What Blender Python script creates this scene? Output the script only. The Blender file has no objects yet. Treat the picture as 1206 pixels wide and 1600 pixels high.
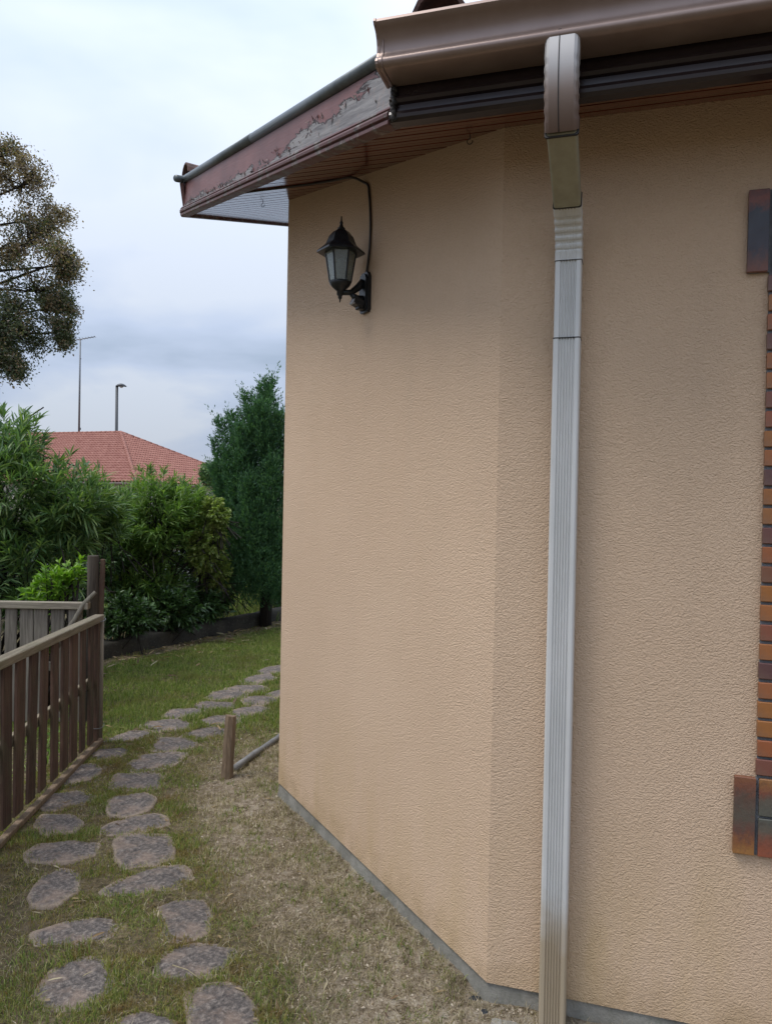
import bpy, math, random
import numpy as np
from mathutils import Vector, Matrix
random.seed(7); RNG = np.random.default_rng(7)
S = bpy.context.scene; COL = S.collection
R_ = math.radians

# ---------------------------------------------------------------- camera
CAM_H = 1.59; FPX = 1200.0
cam = bpy.data.cameras.new('camera'); cam_o = bpy.data.objects.new('camera', cam); COL.objects.link(cam_o)
cam.sensor_fit = 'VERTICAL'; cam.sensor_height = 24.0; cam.lens = 24.0*FPX/1600.0
cam.clip_start = 0.05; cam.clip_end = 3000
PITCH, ROLL = R_(.7), R_(1.1)
FW = Vector((0, math.cos(PITCH), -math.sin(PITCH)))
U0 = Vector((0, math.sin(PITCH), math.cos(PITCH))); R0 = Vector((1, 0, 0))
RT = R0*math.cos(ROLL)+U0*math.sin(ROLL); UP = U0*math.cos(ROLL)-R0*math.sin(ROLL)
EYE = Vector((0, 0, CAM_H))
m = Matrix.Identity(4)
for i in range(3):
    m[i][0] = RT[i]; m[i][1] = UP[i]; m[i][2] = -FW[i]; m[i][3] = EYE[i]
cam_o.matrix_world = m
S.camera = cam_o

def ray(x, y): return FW+RT*((x-603)/FPX)+UP*((800-y)/FPX)
def ground_at(x, y, z=0.0):
    d = ray(x, y); t = (z-EYE.z)/d.z; return EYE+d*t
def at_depth(x, y, D):
    return EYE+ray(x, y)*D

# ---------------------------------------------------------------- sky, sun, exposure
SUN_EL, SUN_AZ = R_(60), R_(250)          # azimuth: compass-like from +Y clockwise
w = bpy.data.worlds.new('World'); S.world = w; w.use_nodes = True
nt = w.node_tree; nt.nodes.clear()
N = nt.nodes.new; L = nt.links.new
sky = N('ShaderNodeTexSky'); sky.sky_type = 'NISHITA'; sky.sun_disc = False
sky.sun_elevation = SUN_EL; sky.sun_rotation = SUN_AZ; sky.air_density = 1.3; sky.dust_density = 2.5
tc = N('ShaderNodeTexCoord'); sep = N('ShaderNodeSeparateXYZ'); L(tc.outputs['Generated'], sep.inputs[0])
# cloud deck: project the direction on a plane above, fbm noise
zc = N('ShaderNodeMath'); zc.operation = 'MAXIMUM'; zc.inputs[1].default_value = 0.0; L(sep.outputs['Z'], zc.inputs[0])
za = N('ShaderNodeMath'); za.operation = 'ADD'; za.inputs[1].default_value = 0.22; L(zc.outputs[0], za.inputs[0])
dv = N('ShaderNodeVectorMath'); dv.operation = 'DIVIDE'; L(tc.outputs['Generated'], dv.inputs[0])
cb = N('ShaderNodeCombineXYZ')
for k in range(3): L(za.outputs[0], cb.inputs[k])
L(cb.outputs[0], dv.inputs[1])
n1 = N('ShaderNodeTexNoise'); n1.inputs['Scale'].default_value = 1.05; n1.inputs['Detail'].default_value = 5; n1.inputs['Roughness'].default_value = .48
n1.inputs['Distortion'].default_value = .35
mp = N('ShaderNodeMapping'); mp.inputs['Location'].default_value = (3.1, 1.7, 0.4); mp.inputs['Scale'].default_value = (0.8, 1.0, 1.0)
L(dv.outputs[0], mp.inputs[0]); L(mp.outputs[0], n1.inputs['Vector'])
cr = N('ShaderNodeValToRGB'); L(n1.outputs['Fac'], cr.inputs[0])
CK = 10.0
cr.color_ramp.elements[0].position = .38; cr.color_ramp.elements[0].color = (.45, .55, .72, 1)
cr.color_ramp.elements[1].position = .59; cr.color_ramp.elements[1].color = (.74, .815, .95, 1)
e_ = cr.color_ramp.elements.new(.49); e_.color = (.60, .70, .90, 1)
# CIE overcast: brighter towards the zenith
lum = N('ShaderNodeMath'); lum.operation = 'MULTIPLY_ADD'; L(zc.outputs[0], lum.inputs[0]); lum.inputs[1].default_value = 1.5; lum.inputs[2].default_value = 0.80
lk = N('ShaderNodeMath'); lk.operation = 'MULTIPLY'; L(lum.outputs[0], lk.inputs[0]); lk.inputs[1].default_value = CK
cs = N('ShaderNodeVectorMath'); cs.operation = 'SCALE'; L(cr.outputs[0], cs.inputs[0]); L(lk.outputs[0], cs.inputs['Scale'])
mx = N('ShaderNodeMix'); mx.data_type = 'RGBA'; mx.inputs['Factor'].default_value = .88
L(sky.outputs[0], mx.inputs['A']); L(cs.outputs[0], mx.inputs['B'])
bg = N('ShaderNodeBackground'); bg.inputs['Strength'].default_value = 0.062
wo = N('ShaderNodeOutputWorld'); L(mx.outputs['Result'], bg.inputs[0]); L(bg.outputs[0], wo.inputs[0])
sun = bpy.data.lights.new('sun', 'SUN'); sun_o = bpy.data.objects.new('sun', sun); COL.objects.link(sun_o)
sun.energy = 1.5; sun.angle = R_(26); sun.color = (1.0, .95, .88)
sd = Vector((math.sin(SUN_AZ)*math.cos(SUN_EL), math.cos(SUN_AZ)*math.cos(SUN_EL), math.sin(SUN_EL)))
sun_o.rotation_euler = sd.to_track_quat('Z', 'Y').to_euler()
S.view_settings.view_transform = 'Standard'; S.view_settings.look = 'None'
S.view_settings.gamma = 1; S.view_settings.use_curve_mapping = False; S.view_settings.exposure = 0.58
S.cycles.max_bounces = 8; S.cycles.transparent_max_bounces = 12

# ---------------------------------------------------------------- numpy noise
_perm = np.random.default_rng(3).random((64, 64, 8))
def vnoise(x, y, k=0):
    x = np.asarray(x, float); y = np.asarray(y, float)
    xi = np.floor(x).astype(int); yi = np.floor(y).astype(int); fx = x-xi; fy = y-yi
    fx = fx*fx*(3-2*fx); fy = fy*fy*(3-2*fy)
    P = _perm[:, :, k % 8]; a = P[xi % 64, yi % 64]; b = P[(xi+1) % 64, yi % 64]; c = P[xi % 64, (yi+1) % 64]; d = P[(xi+1) % 64, (yi+1) % 64]
    return (a*(1-fx)+b*fx)*(1-fy)+(c*(1-fx)+d*fx)*fy
def fbm(x, y, k=0, o=4):
    v = 0; a = .5; t = 0
    for i in range(o):
        v = v+a*vnoise(x*2**i+i*13.7, y*2**i+i*7.1, k+i); t += a; a *= .5
    return v/t

# ---------------------------------------------------------------- materials
class G:
    def __init__(s, name):
        s.m = bpy.data.materials.new(name); s.m.use_nodes = True; s.t = s.m.node_tree; s.t.nodes.clear()
        s.out = s.n('ShaderNodeOutputMaterial'); s.b = s.n('ShaderNodeBsdfPrincipled'); s.l(s.b.outputs[0], s.out.inputs[0])
        s.tc = s.n('ShaderNodeTexCoord')
    def n(s, t, **k):
        q = s.t.nodes.new(t)
        for a, v in k.items(): setattr(q, a, v)
        return q
    def l(s, a, b): s.t.links.new(a, b)
    def noise(s, scale, detail=3, rough=.5, dist=0, src='Object', sc=(1, 1, 1), loc=(0, 0, 0)):
        mp = s.n('ShaderNodeMapping'); mp.inputs['Scale'].default_value = sc; mp.inputs['Location'].default_value = loc; s.l(s.tc.outputs[src], mp.inputs[0])
        q = s.n('ShaderNodeTexNoise'); q.inputs['Scale'].default_value = scale; q.inputs['Detail'].default_value = detail
        q.inputs['Roughness'].default_value = rough; q.inputs['Distortion'].default_value = dist; s.l(mp.outputs[0], q.inputs['Vector'])
        return q.outputs['Fac']
    def ramp(s, f, stops):
        q = s.n('ShaderNodeValToRGB'); s.l(f, q.inputs[0]); e = q.color_ramp.elements
        e[0].position = stops[0][0]; e[0].color = (*stops[0][1], 1); e[1].position = stops[-1][0]; e[1].color = (*stops[-1][1], 1)
        for p, c in stops[1:-1]: z = e.new(p); z.color = (*c, 1)
        return q.outputs[0]
    def mask(s, f, a, b):
        q = s.n('ShaderNodeMapRange'); q.inputs[1].default_value = a; q.inputs[2].default_value = b; s.l(f, q.inputs[0]); return q.outputs[0]
    def mix(s, f, a, b, mode='MIX'):
        q = s.n('ShaderNodeMix'); q.data_type = 'RGBA'; q.blend_type = mode
        for k, v in ((0, f), (6, a), (7, b)):
            if isinstance(v, (int, float)): q.inputs[k].default_value = v
            elif isinstance(v, tuple): q.inputs[k].default_value = (*v, 1)
            else: s.l(v, q.inputs[k])
        return q.outputs[2]
    def math(s, op, a, b=0.0, c=0.0):
        q = s.n('ShaderNodeMath'); q.operation = op
        for k, v in enumerate((a, b, c)):
            if isinstance(v, (int, float)): q.inputs[k].default_value = v
            else: s.l(v, q.inputs[k])
        return q.outputs[0]
    def set(s, col=None, rough=None, metal=None, spec=None, coat=None):
        for k, v in (('Base Color', col), ('Roughness', rough), ('Metallic', metal), ('Specular IOR Level', spec), ('Coat Weight', coat)):
            if v is None: continue
            if isinstance(v, tuple): s.b.inputs[k].default_value = (*v, 1)
            elif isinstance(v, (int, float)): s.b.inputs[k].default_value = v
            else: s.l(v, s.b.inputs[k])
        return s
    def bump(s, h, dist, strength=1.0, prev=None):
        q = s.n('ShaderNodeBump'); q.inputs['Distance'].default_value = dist; q.inputs['Strength'].default_value = strength
        s.l(h, q.inputs['Height'])
        if prev is not None: s.l(prev, q.inputs['Normal'])
        s.l(q.outputs[0], s.b.inputs['Normal']); return q.outputs[0]
    def rnd(s):
        q = s.n('ShaderNodeObjectInfo'); return q.outputs['Random']
    def isl(s):
        q = s.n('ShaderNodeNewGeometry'); return q.outputs['Random Per Island']
    def sepz(s, src='Object', ax='Z'):
        q = s.n('ShaderNodeSeparateXYZ'); s.l(s.tc.outputs[src], q.inputs[0]); return q.outputs[ax]
M = {}
def mat_stucco():
    g = G('stucco')
    cells = g.n('ShaderNodeTexVoronoi'); cells.feature = 'SMOOTH_F1'; cells.inputs['Scale'].default_value = 175; cells.inputs['Smoothness'].default_value = .5
    mp = g.n('ShaderNodeMapping'); mp.inputs['Scale'].default_value = (.8, .8, 1.15); g.l(g.tc.outputs['Object'], mp.inputs[0])
    wn = g.n('ShaderNodeTexNoise'); wn.inputs['Scale'].default_value = 40; g.l(mp.outputs[0], wn.inputs[0])
    ws = g.n('ShaderNodeVectorMath'); ws.operation = 'MULTIPLY_ADD'; g.l(wn.outputs['Color'], ws.inputs[0]); ws.inputs[1].default_value = (.03,)*3; g.l(mp.outputs[0], ws.inputs[2])
    g.l(ws.outputs[0], cells.inputs['Vector'])
    a = g.noise(140, 3, .62, .8, sc=(.85, .85, 1.15))
    c = g.noise(260, 2, .6)
    h = g.math('MULTIPLY_ADD', cells.outputs['Distance'], -.6, a); h = g.math('MULTIPLY_ADD', c, .22, h)
    base = g.mix(g.mask(g.noise(1.1, 4, .6), .35, .7), (.645, .475, .332), (.60, .435, .30))
    blot = g.mask(g.noise(3.2, 4, .6, .4, sc=(1, 1, .5), loc=(4, 2, 1)), .5, .78)
    base = g.mix(g.math('MULTIPLY', blot, .18), base, (.50, .375, .25))
    run = g.mask(g.noise(2.4, 4, .6, .2, sc=(3.2, 3.2, .25), loc=(2, 5, 1)), .52, .72); base = g.mix(g.math('MULTIPLY', run, .09), base, (.46, .36, .27))
    fine = g.mask(a, .3, .7)
    base = g.mix(g.math('MULTIPLY', g.math('SUBTRACT', 1.0, fine), .18), base, (.42, .26, .15))
    # rain splash and algae just above the plinth, with streaks of their own
    z = g.sepz(); low = g.mask(z, .75, .05)
    st = g.mask(g.noise(5, 4, .6, 0, sc=(1, 1, .22)), .42, .75)
    base = g.mix(g.math('MULTIPLY', g.math('MULTIPLY', low, st), .55), base, (.47, .33, .13))
    low2 = g.mask(z, .22, .06)
    base = g.mix(g.math('MULTIPLY', low2, g.mask(g.noise(9, 4), .35, .7)), base, (.40, .28, .16))
    g.set(base, .9, spec=.2); g.bump(h, .0040, 1.0)
    return g.m
def mat_concrete(name='concrete', c1=(.22, .21, .19), c2=(.36, .34, .30), sc=9):
    g = G(name); f = g.noise(sc, 6, .65); col = g.ramp(f, [(.3, c1), (.7, c2)])
    sp = g.mask(g.noise(sc*9, 3, .7), .55, .7); col = g.mix(g.math('MULTIPLY', sp, .5), col, (.12, .13, .09))
    g.set(col, .9); g.bump(g.noise(sc*10, 5, .7), .004); return g.m
def mat_wood(name, c1, c2, rough=.8, axis='Z', scale=1.0, green=0.0, spec=.3, coat=0, bd=.0015):
    g = G(name); s = [26*scale]*3; s['XYZ'.index(axis)] = 1.6*scale
    rn = g.rnd(); off = g.n('ShaderNodeCombineXYZ')
    for k in range(3): g.l(g.math('MULTIPLY', rn, 17.0+k*5), off.inputs[k])
    ad = g.n('ShaderNodeVectorMath'); g.l(g.tc.outputs['Object'], ad.inputs[0]); g.l(off.outputs[0], ad.inputs[1])
    mp = g.n('ShaderNodeMapping'); mp.inputs['Scale'].default_value = s; g.l(ad.outputs[0], mp.inputs[0])
    q = g.n('ShaderNodeTexNoise'); q.inputs['Scale'].default_value = 2.2; q.inputs['Detail'].default_value = 6; q.inputs['Roughness'].default_value = .65; q.inputs['Distortion'].default_value = .8
    g.l(mp.outputs[0], q.inputs['Vector']); f = q.outputs['Fac']
    col = g.ramp(f, [(.28, c1), (.5, tuple((a+b)/2 for a, b in zip(c1, c2))), (.72, c2)])
    hv = g.n('ShaderNodeHueSaturation'); hv.inputs['Saturation'].default_value = .95
    g.l(g.math('MULTIPLY_ADD', rn, .5, .75), hv.inputs['Value']); g.l(col, hv.inputs['Color']); col = hv.outputs[0]
    if green:
        gm = g.mask(g.noise(4, 5, .7), .45, .7); col = g.mix(g.math('MULTIPLY', gm, green), col, (.10, .13, .06))
    g.set(col, rough, spec=spec, coat=coat); g.bump(f, bd*3, .8); return g.m
def mat_metal(name, c1, c2, rough=.45, metal=0.0, sc=14, spec=.5, bump=.0006):
    g = G(name); f = g.noise(sc, 5, .65); col = g.ramp(f, [(.3, c1), (.7, c2)])
    g.set(col, g.math('MULTIPLY_ADD', f, .25, rough-.12), metal, spec); g.bump(g.noise(sc*1.3, 2), bump); return g.m
def mat_leaf(name, cols, trans=.35, rough=.42, spec=.45, patch=None):
    g = G(name); r = g.math('FRACT', g.math('ADD', g.isl(), g.rnd()))
    n = len(cols); col = g.ramp(r, [((i+.5)/n, c) for i, c in enumerate(cols)])
    if patch:
        col = g.mix(g.math('MULTIPLY', g.mask(g.noise(patch[0], 4, .65, .3), .50, .66), patch[2]), col, g.mix(g.mask(r, 0, 1), patch[1], tuple(v*.55 for v in patch[1])))
    g.set(col, rough, spec=spec)
    tr = g.n('ShaderNodeBsdfTranslucent'); g.l(g.mix(1.0, col, (1.25, 1.45, .6), 'MULTIPLY'), tr.inputs[0])
    ms = g.n('ShaderNodeMixShader'); ms.inputs[0].default_value = trans; g.l(g.b.outputs[0], ms.inputs[1]); g.l(tr.outputs[0], ms.inputs[2])
    g.l(ms.outputs[0], g.out.inputs[0]); return g.m
M['stucco'] = mat_stucco()
M['plinth'] = mat_concrete('plinth_concrete', (.13, .125, .105), (.30, .285, .25), 7)
M['low_wall'] = mat_concrete('shaded_old_concrete', (.014, .013, .010), (.05, .042, .03), 5)  # brown mossy tone, darkened further: shade under the hedge put into the colour
M['edging'] = mat_concrete('edging_concrete', (.13, .13, .13), (.27, .27, .265), 12)
M['picket'] = mat_wood('brown_weathered_wood', (.026, .014, .010), (.125, .066, .042), green=.3)
M['grey_wood'] = mat_wood('grey_weathered_wood', (.10, .085, .068), (.27, .235, .19), green=.2)
M['rail_x'] = mat_wood('rail_wood', (.12, .095, .062), (.29, .24, .165), axis='Y', green=.3)
M['rail_y'] = mat_wood('rail_wood_back', (.12, .10, .075), (.29, .25, .19), axis='X', green=.3)
M['stake'] = mat_wood('stake_wood', (.09, .06, .038), (.27, .19, .12), green=.15, scale=1.6)
M['bark'] = mat_wood('bark', (.03, .025, .02), (.10, .08, .06), rough=.95, bd=.004)
M['dark_bark'] = mat_wood('dark_bark', (.012, .010, .009), (.045, .036, .03), rough=.95, bd=.004)
def mat_soffit():
    g = G('varnished_soffit_board'); f = g.noise(2.0, 6, .65, .8, sc=(1.2, 24, 24))
    col = g.ramp(f, [(.3, (.07, .014, .010)), (.7, (.19, .042, .024))])
    hv = g.n('ShaderNodeHueSaturation'); g.l(g.math('MULTIPLY_ADD', g.rnd(), .35, .82), hv.inputs['Value']); g.l(col, hv.inputs['Color'])
    g.set(hv.outputs[0], g.mask(f, 0, 3.0), spec=.65, coat=.35); g.b.inputs['Coat Roughness'].default_value = .12; g.b.inputs['Roughness'].default_value = .22
    g.set(rough=g.math('MULTIPLY_ADD', f, .2, .12)); g.bump(f, .0006, .7); return g.m
M['soffit'] = mat_soffit()
def mat_paint_board():
    # rust red paint flaked off weathered grey wood, mostly low on the board and towards the eave corner (object X along the board, 0 at the corner)
    g = G('flaking_red_painted_board')
    x = g.sepz('Object', 'X'); z = g.sepz('Object', 'Z')
    n = g.noise(13, 7, .7, 1.2, sc=(.42, 1, 1.3)); n2 = g.noise(45, 4, .6)
    edge = g.n('ShaderNodeValToRGB')                                    # height below which paint has gone, by distance from the corner
    g.l(g.math('MULTIPLY', x, .385), edge.inputs[0]); E = edge.color_ramp.elements
    E[0].position = 0.0; E[0].color = (1.25,)*3+(1,); E[1].position = 1.0; E[1].color = (.16,)*3+(1,)
    for p, v in ((.05, 1.0), (.12, .76), (.22, .54), (.30, .44), (.38, .27), (.52, .21), (.8, .17)):
        q = E.new(p); q.color = (v,)*3+(1,)
    hz = g.math('DIVIDE', z, .135)                                       # 0 bottom .. 1 top
    d = g.math('SUBTRACT', edge.outputs[0], hz)
    d = g.math('ADD', d, g.math('MULTIPLY', g.math('SUBTRACT', n, .52), 1.5))
    bare = g.mask(d, 0.0, .04)
    fr = g.math('COMPARE', d, .01, .035)
    grain = g.noise(2.2, 6, .7, .9, sc=(2.0, 40, 40))
    wood = g.ramp(grain, [(.3, (.12, .115, .12)), (.52, (.25, .24, .24)), (.75, (.40, .385, .37))])
    curl = g.mask(n2, .56, .64); wood = g.mix(g.math('MULTIPLY', curl, .35), wood, (.33, .25, .22))
    paint = g.ramp(g.noise(6, 4), [(.3, (.135, .052, .044)), (.7, (.20, .08, .068))])
    col = g.mix(bare, paint, wood); col = g.mix(g.math('MULTIPLY', fr, .8), col, (.02, .015, .015))
    g.set(col, g.math('MULTIPLY_ADD', bare, .35, .45), spec=.35)
    h = g.math('MULTIPLY_ADD', g.math('SUBTRACT', 1.0, bare), 1.0, g.math('MULTIPLY', grain, .5))
    g.bump(h, .003); return g.m
M['flaky'] = mat_paint_board()
def mat_moulding():
    g = G('red_painted_moulding'); n = g.noise(16, 5, .65, .5); bare = g.mask(n, .52, .58)
    col = g.mix(bare, (.125, .055, .048), g.ramp(g.noise(60, 4), [(.3, (.07, .06, .055)), (.7, (.24, .2, .17))]))
    g.set(col, .5, spec=.35); g.bump(g.math('SUBTRACT', 1.0, bare), .0015); return g.m
M['moulding'] = mat_moulding()
M['rake_tube'] = mat_metal('grey_green_metal_edge', (.075, .09, .095), (.15, .165, .165), .42, .3)
M['gutter'] = mat_metal('copper_brown_gutter', (.235, .17, .145), (.30, .225, .195), .36, .4, 6, bump=.0001)
M['fascia'] = mat_metal('dark_brown_fascia', (.018, .012, .014), (.03, .02, .021), .22, .1, 5)
def mat_pipe():
    g = G('painted_downpipe'); z = g.sepz()
    up = (.50, .50, .48)
    f = g.noise(5, 5, .6, 0, sc=(3, 3, .6)); col = g.mix(g.mask(f, .35, .7), (.56, .56, .54), (.64, .635, .615))
    low = g.mask(g.math('ADD', z, g.math('MULTIPLY', g.noise(14, 3), .14)), .50, .34)          # algae and splashed soil near the ground
    col = g.mix(g.math('MULTIPLY', low, .85), col, (.36, .275, .165))
    g.set(col, .42, .1, .45); return g.m
M['pipe'] = mat_pipe()
M['pipe_olive'] = mat_metal('algae_tinted_offset_pipe', (.27, .25, .17), (.36, .34, .24), .5, .1, 18)
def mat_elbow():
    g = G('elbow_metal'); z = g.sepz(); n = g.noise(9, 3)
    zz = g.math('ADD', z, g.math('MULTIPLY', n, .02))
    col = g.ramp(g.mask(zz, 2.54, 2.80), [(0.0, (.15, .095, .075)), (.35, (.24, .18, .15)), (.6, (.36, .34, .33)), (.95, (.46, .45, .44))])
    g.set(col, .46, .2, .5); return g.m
M['elbow'] = mat_elbow()
M['seam'] = mat_metal('dark_seam', (.015, .013, .012), (.03, .026, .024), .7)
M['black'] = mat_metal('black_cast_metal', (.012, .014, .017), (.028, .032, .036), .38, .3, 40)
M['cable'] = mat_metal('dark_cable', (.03, .024, .022), (.045, .037, .033), .5)
M['sensor'] = mat_metal('pale_sensor_lens', (.30, .31, .33), (.36, .37, .39), .3)
M['bulb'] = mat_metal('white_bulb', (.62, .61, .58), (.68, .67, .64), .3)
def mat_glass(name='lantern_glass', col=(.82, .88, .86), rough=.12, alpha=.45):
    g = G(name); g.set((.42, .45, .44), .2, spec=.5)
    gl = g.n('ShaderNodeBsdfGlass'); gl.inputs['Color'].default_value = (*col, 1); gl.inputs['Roughness'].default_value = rough; gl.inputs['IOR'].default_value = 1.45
    ms = g.n('ShaderNodeMixShader'); ms.inputs[0].default_value = alpha
    g.l(g.b.outputs[0], ms.inputs[1]); g.l(gl.outputs[0], ms.inputs[2]); g.l(ms.outputs[0], g.out.inputs[0]); return g.m
M['glass'] = mat_glass(alpha=.62)
M['window_glass'] = mat_metal('window_glass', (.03, .035, .04), (.035, .04, .045), .08, 0, 2, .8)
M['mortar'] = mat_concrete('mortar', (.11, .115, .125), (.20, .205, .22), 20)
def mat_slip():
    g = G('glazed_brick_slip'); r = g.rnd(); n = g.noise(5, 3, .5, .6, loc=(1, 2, 3))
    base = g.ramp(g.math('FRACT', g.math('MULTIPLY', r, 7.31)), [(.0, (.30, .098, .038)), (.2, (.33, .125, .04)), (.38, (.28, .09, .045)), (.48, (.155, .065, .052)), (.65, (.115, .055, .052)), (.8, (.34, .13, .032)), (1, (.27, .12, .05))])
    g.set(g.mix(g.mask(g.noise(11, 4), .45, .7), base, (.17, .11, .075)), .42, spec=.5); g.bump(g.noise(30, 3), .0012); return g.m
M['slip'] = mat_slip()
def mat_flame(name, k):
    g = G(name); z = g.sepz('Generated', 'Z'); y = g.math('ADD', z, g.math('MULTIPLY_ADD', g.noise(22, 6, .75, .9), .62, -.31))
    st = {0: [(0, (.30, .14, .045)), (.14, (.23, .095, .04)), (.30, (.14, .062, .045)), (.5, (.10, .082, .062)), (.72, (.115, .068, .05)), (.9, (.18, .07, .042)), (1, (.21, .085, .042))],
          1: [(0, (.10, .10, .08)), (.4, (.115, .095, .072)), (.62, (.18, .065, .04)), (.9, (.27, .12, .045)), (1, (.29, .14, .055))],
          2: [(0, (.28, .085, .045)), (.35, (.22, .075, .045)), (.7, (.12, .095, .07)), (1, (.10, .10, .082))],
          3: [(0, (.17, .07, .05)), (.14, (.11, .055, .048)), (.3, (.05, .045, .06)), (.7, (.05, .055, .07)), (.88, (.20, .07, .05)), (1, (.12, .05, .045))]}[k]
    cc_ = g.mix(g.math('MULTIPLY', g.mask(g.noise(90, 4, .7), .5, .68), .35), g.ramp(y, st), (.06, .045, .04)); g.set(cc_, g.math('MULTIPLY_ADD', g.noise(30, 4), .4, .22), spec=.45); g.bump(g.noise(40, 5, .7), .0018); return g.m
for k in range(4): M['flame%d' % k] = mat_flame('flamed_glazed_tile_%d' % k, k)
M['blue_dark_tile'] = mat_metal('dark_glazed_tile', (.02, .024, .03), (.035, .04, .048), .3)
def mat_clay(name, cols, sc=3.0):
    g = G(name); f = g.noise(sc, 5, .65); col = g.ramp(f, [(.3, cols[0]), (.55, cols[1]), (.75, cols[2])])
    g.set(col, .85); g.bump(g.noise(60, 3), .002); return g.m
M['clay_old'] = mat_clay('old_roof_tile', [(.06, .04, .035), (.14, .075, .06), (.22, .12, .09)], 18)
M['clay_far'] = mat_clay('red_roof_tile', [(.23, .085, .062), (.31, .135, .10), (.39, .195, .15)], 3.5)
M['house_far'] = mat_concrete('pale_render', (.45, .42, .36), (.52, .48, .42), 2)
M['steel'] = mat_metal('galvanised_steel', (.16, .17, .18), (.22, .23, .24), .45, .4)
M['lamp_steel'] = mat_metal('dark_lamp_steel', (.05, .055, .06), (.075, .08, .085), .5, .3)
M['lamp_glass'] = mat_metal('lamp_bowl', (.5, .5, .5), (.6, .6, .6), .3)
M['fence_wire'] = mat_metal('dark_wire', (.012, .014, .013), (.02, .022, .02), .5)
M['plastic'] = mat_metal('pale_blue_plastic', (.40, .52, .56), (.58, .66, .68), .35)
OL = [(.05, .11, .04), (.11, .20, .065), (.19, .29, .085), (.08, .15, .075), (.27, .36, .12), (.14, .23, .10)]
M['oleander'] = mat_leaf('oleander_leaf', OL, .3)
M['oleander_b'] = mat_leaf('young_oleander_leaf', [(.10, .19, .05), (.16, .27, .065), (.25, .35, .09), (.07, .14, .045), (.20, .31, .08)], .35)
M['dark_leaf'] = mat_leaf('dark_shrub_leaf', [(.03, .065, .025), (.055, .11, .035), (.085, .16, .05), (.045, .09, .035)], .2)
M['varieg'] = mat_leaf('variegated_leaf', [(.20, .27, .07), (.33, .40, .12), (.46, .50, .20), (.12, .19, .05), (.27, .34, .10)], .35)
M['bright'] = mat_leaf('bright_young_leaf', [(.13, .26, .028), (.19, .33, .035), (.24, .38, .05), (.10, .21, .025)], .4)
M['conifer'] = mat_leaf('conifer_needle', [(.04, .10, .055), (.07, .155, .075), (.12, .23, .10), (.055, .125, .065)], .3, .6, .3)
M['tree_leaf'] = mat_leaf('oak_leaf_green', [(.06, .08, .04), (.09, .11, .05), (.07, .085, .05), (.12, .12, .055)], .3)
M['tree_leaf_brown'] = mat_leaf('oak_leaf_brown', [(.24, .17, .11), (.32, .22, .12), (.20, .165, .11), (.28, .20, .14), (.17, .14, .10)], .3)
M['grass'] = mat_leaf('lawn_blade', [(.07, .115, .03), (.17, .25, .06), (.26, .33, .09), (.42, .38, .19), (.11, .165, .04), (.24, .25, .09)], .4, .6, .25, (2.6, (.24, .20, .09), .55))
M['moss'] = mat_leaf('path_moss_blade', [(.07, .11, .025), (.21, .26, .05), (.34, .33, .10), (.45, .37, .18), (.10, .16, .035), (.27, .27, .07), (.24, .14, .06)], .35, .7, .2, (6.5, (.30, .19, .085), .95))
M['straw'] = mat_leaf('dry_straw_blade', [(.52, .43, .31), (.38, .30, .20), (.62, .54, .42), (.12, .085, .05), (.46, .39, .26), (.22, .20, .08)], .25, .8, .2, (11, (.16, .12, .07), .8))
M['dead_leaf'] = mat_leaf('dead_leaf', [(.25, .17, .09), (.38, .29, .16), (.16, .09, .05), (.48, .42, .28), (.10, .06, .04)], .2, .7, .25)
def mat_gravel():
    g = G('sand_grain'); r = g.isl(); g.set(g.ramp(r, [(0, (.18, .14, .10)), (.35, (.33, .27, .20)), (.7, (.46, .40, .31)), (1, (.24, .17, .12))]), .9, spec=.2); return g.m
M['gravel'] = mat_gravel()
def mat_ground():
    g = G('soil_and_sand')
    at = g.n('ShaderNodeAttribute'); at.attribute_name = 'region'; sp = g.n('ShaderNodeSeparateColor'); g.l(at.outputs['Color'], sp.inputs[0])
    sand = g.ramp(g.noise(24, 8, .82, .4), [(.40, (.07, .05, .032)), (.46, (.27, .21, .145)), (.54, (.50, .42, .32)), (.64, (.68, .60, .49))])
    soil = g.ramp(g.noise(28, 6, .72), [(.3, (.06, .045, .028)), (.5, (.15, .115, .07)), (.72, (.28, .225, .15))])
    green = g.ramp(g.noise(38, 6, .75), [(.40, (.022, .020, .010)), (.5, (.10, .088, .038)), (.62, (.30, .235, .13))])
    col = g.mix(sp.outputs[0], soil, sand); col = g.mix(sp.outputs[1], col, green)
    sp2 = g.mask(g.noise(150, 2, .6), .60, .66); col = g.mix(g.math('MULTIPLY', sp2, .5), col, (.05, .037, .025))
    g.set(col, .95, spec=.2); nb = g.bump(g.noise(90, 6, .75), .012); g.bump(g.noise(300, 2), .003, 1, nb); return g.m
M['ground'] = mat_ground()
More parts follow.
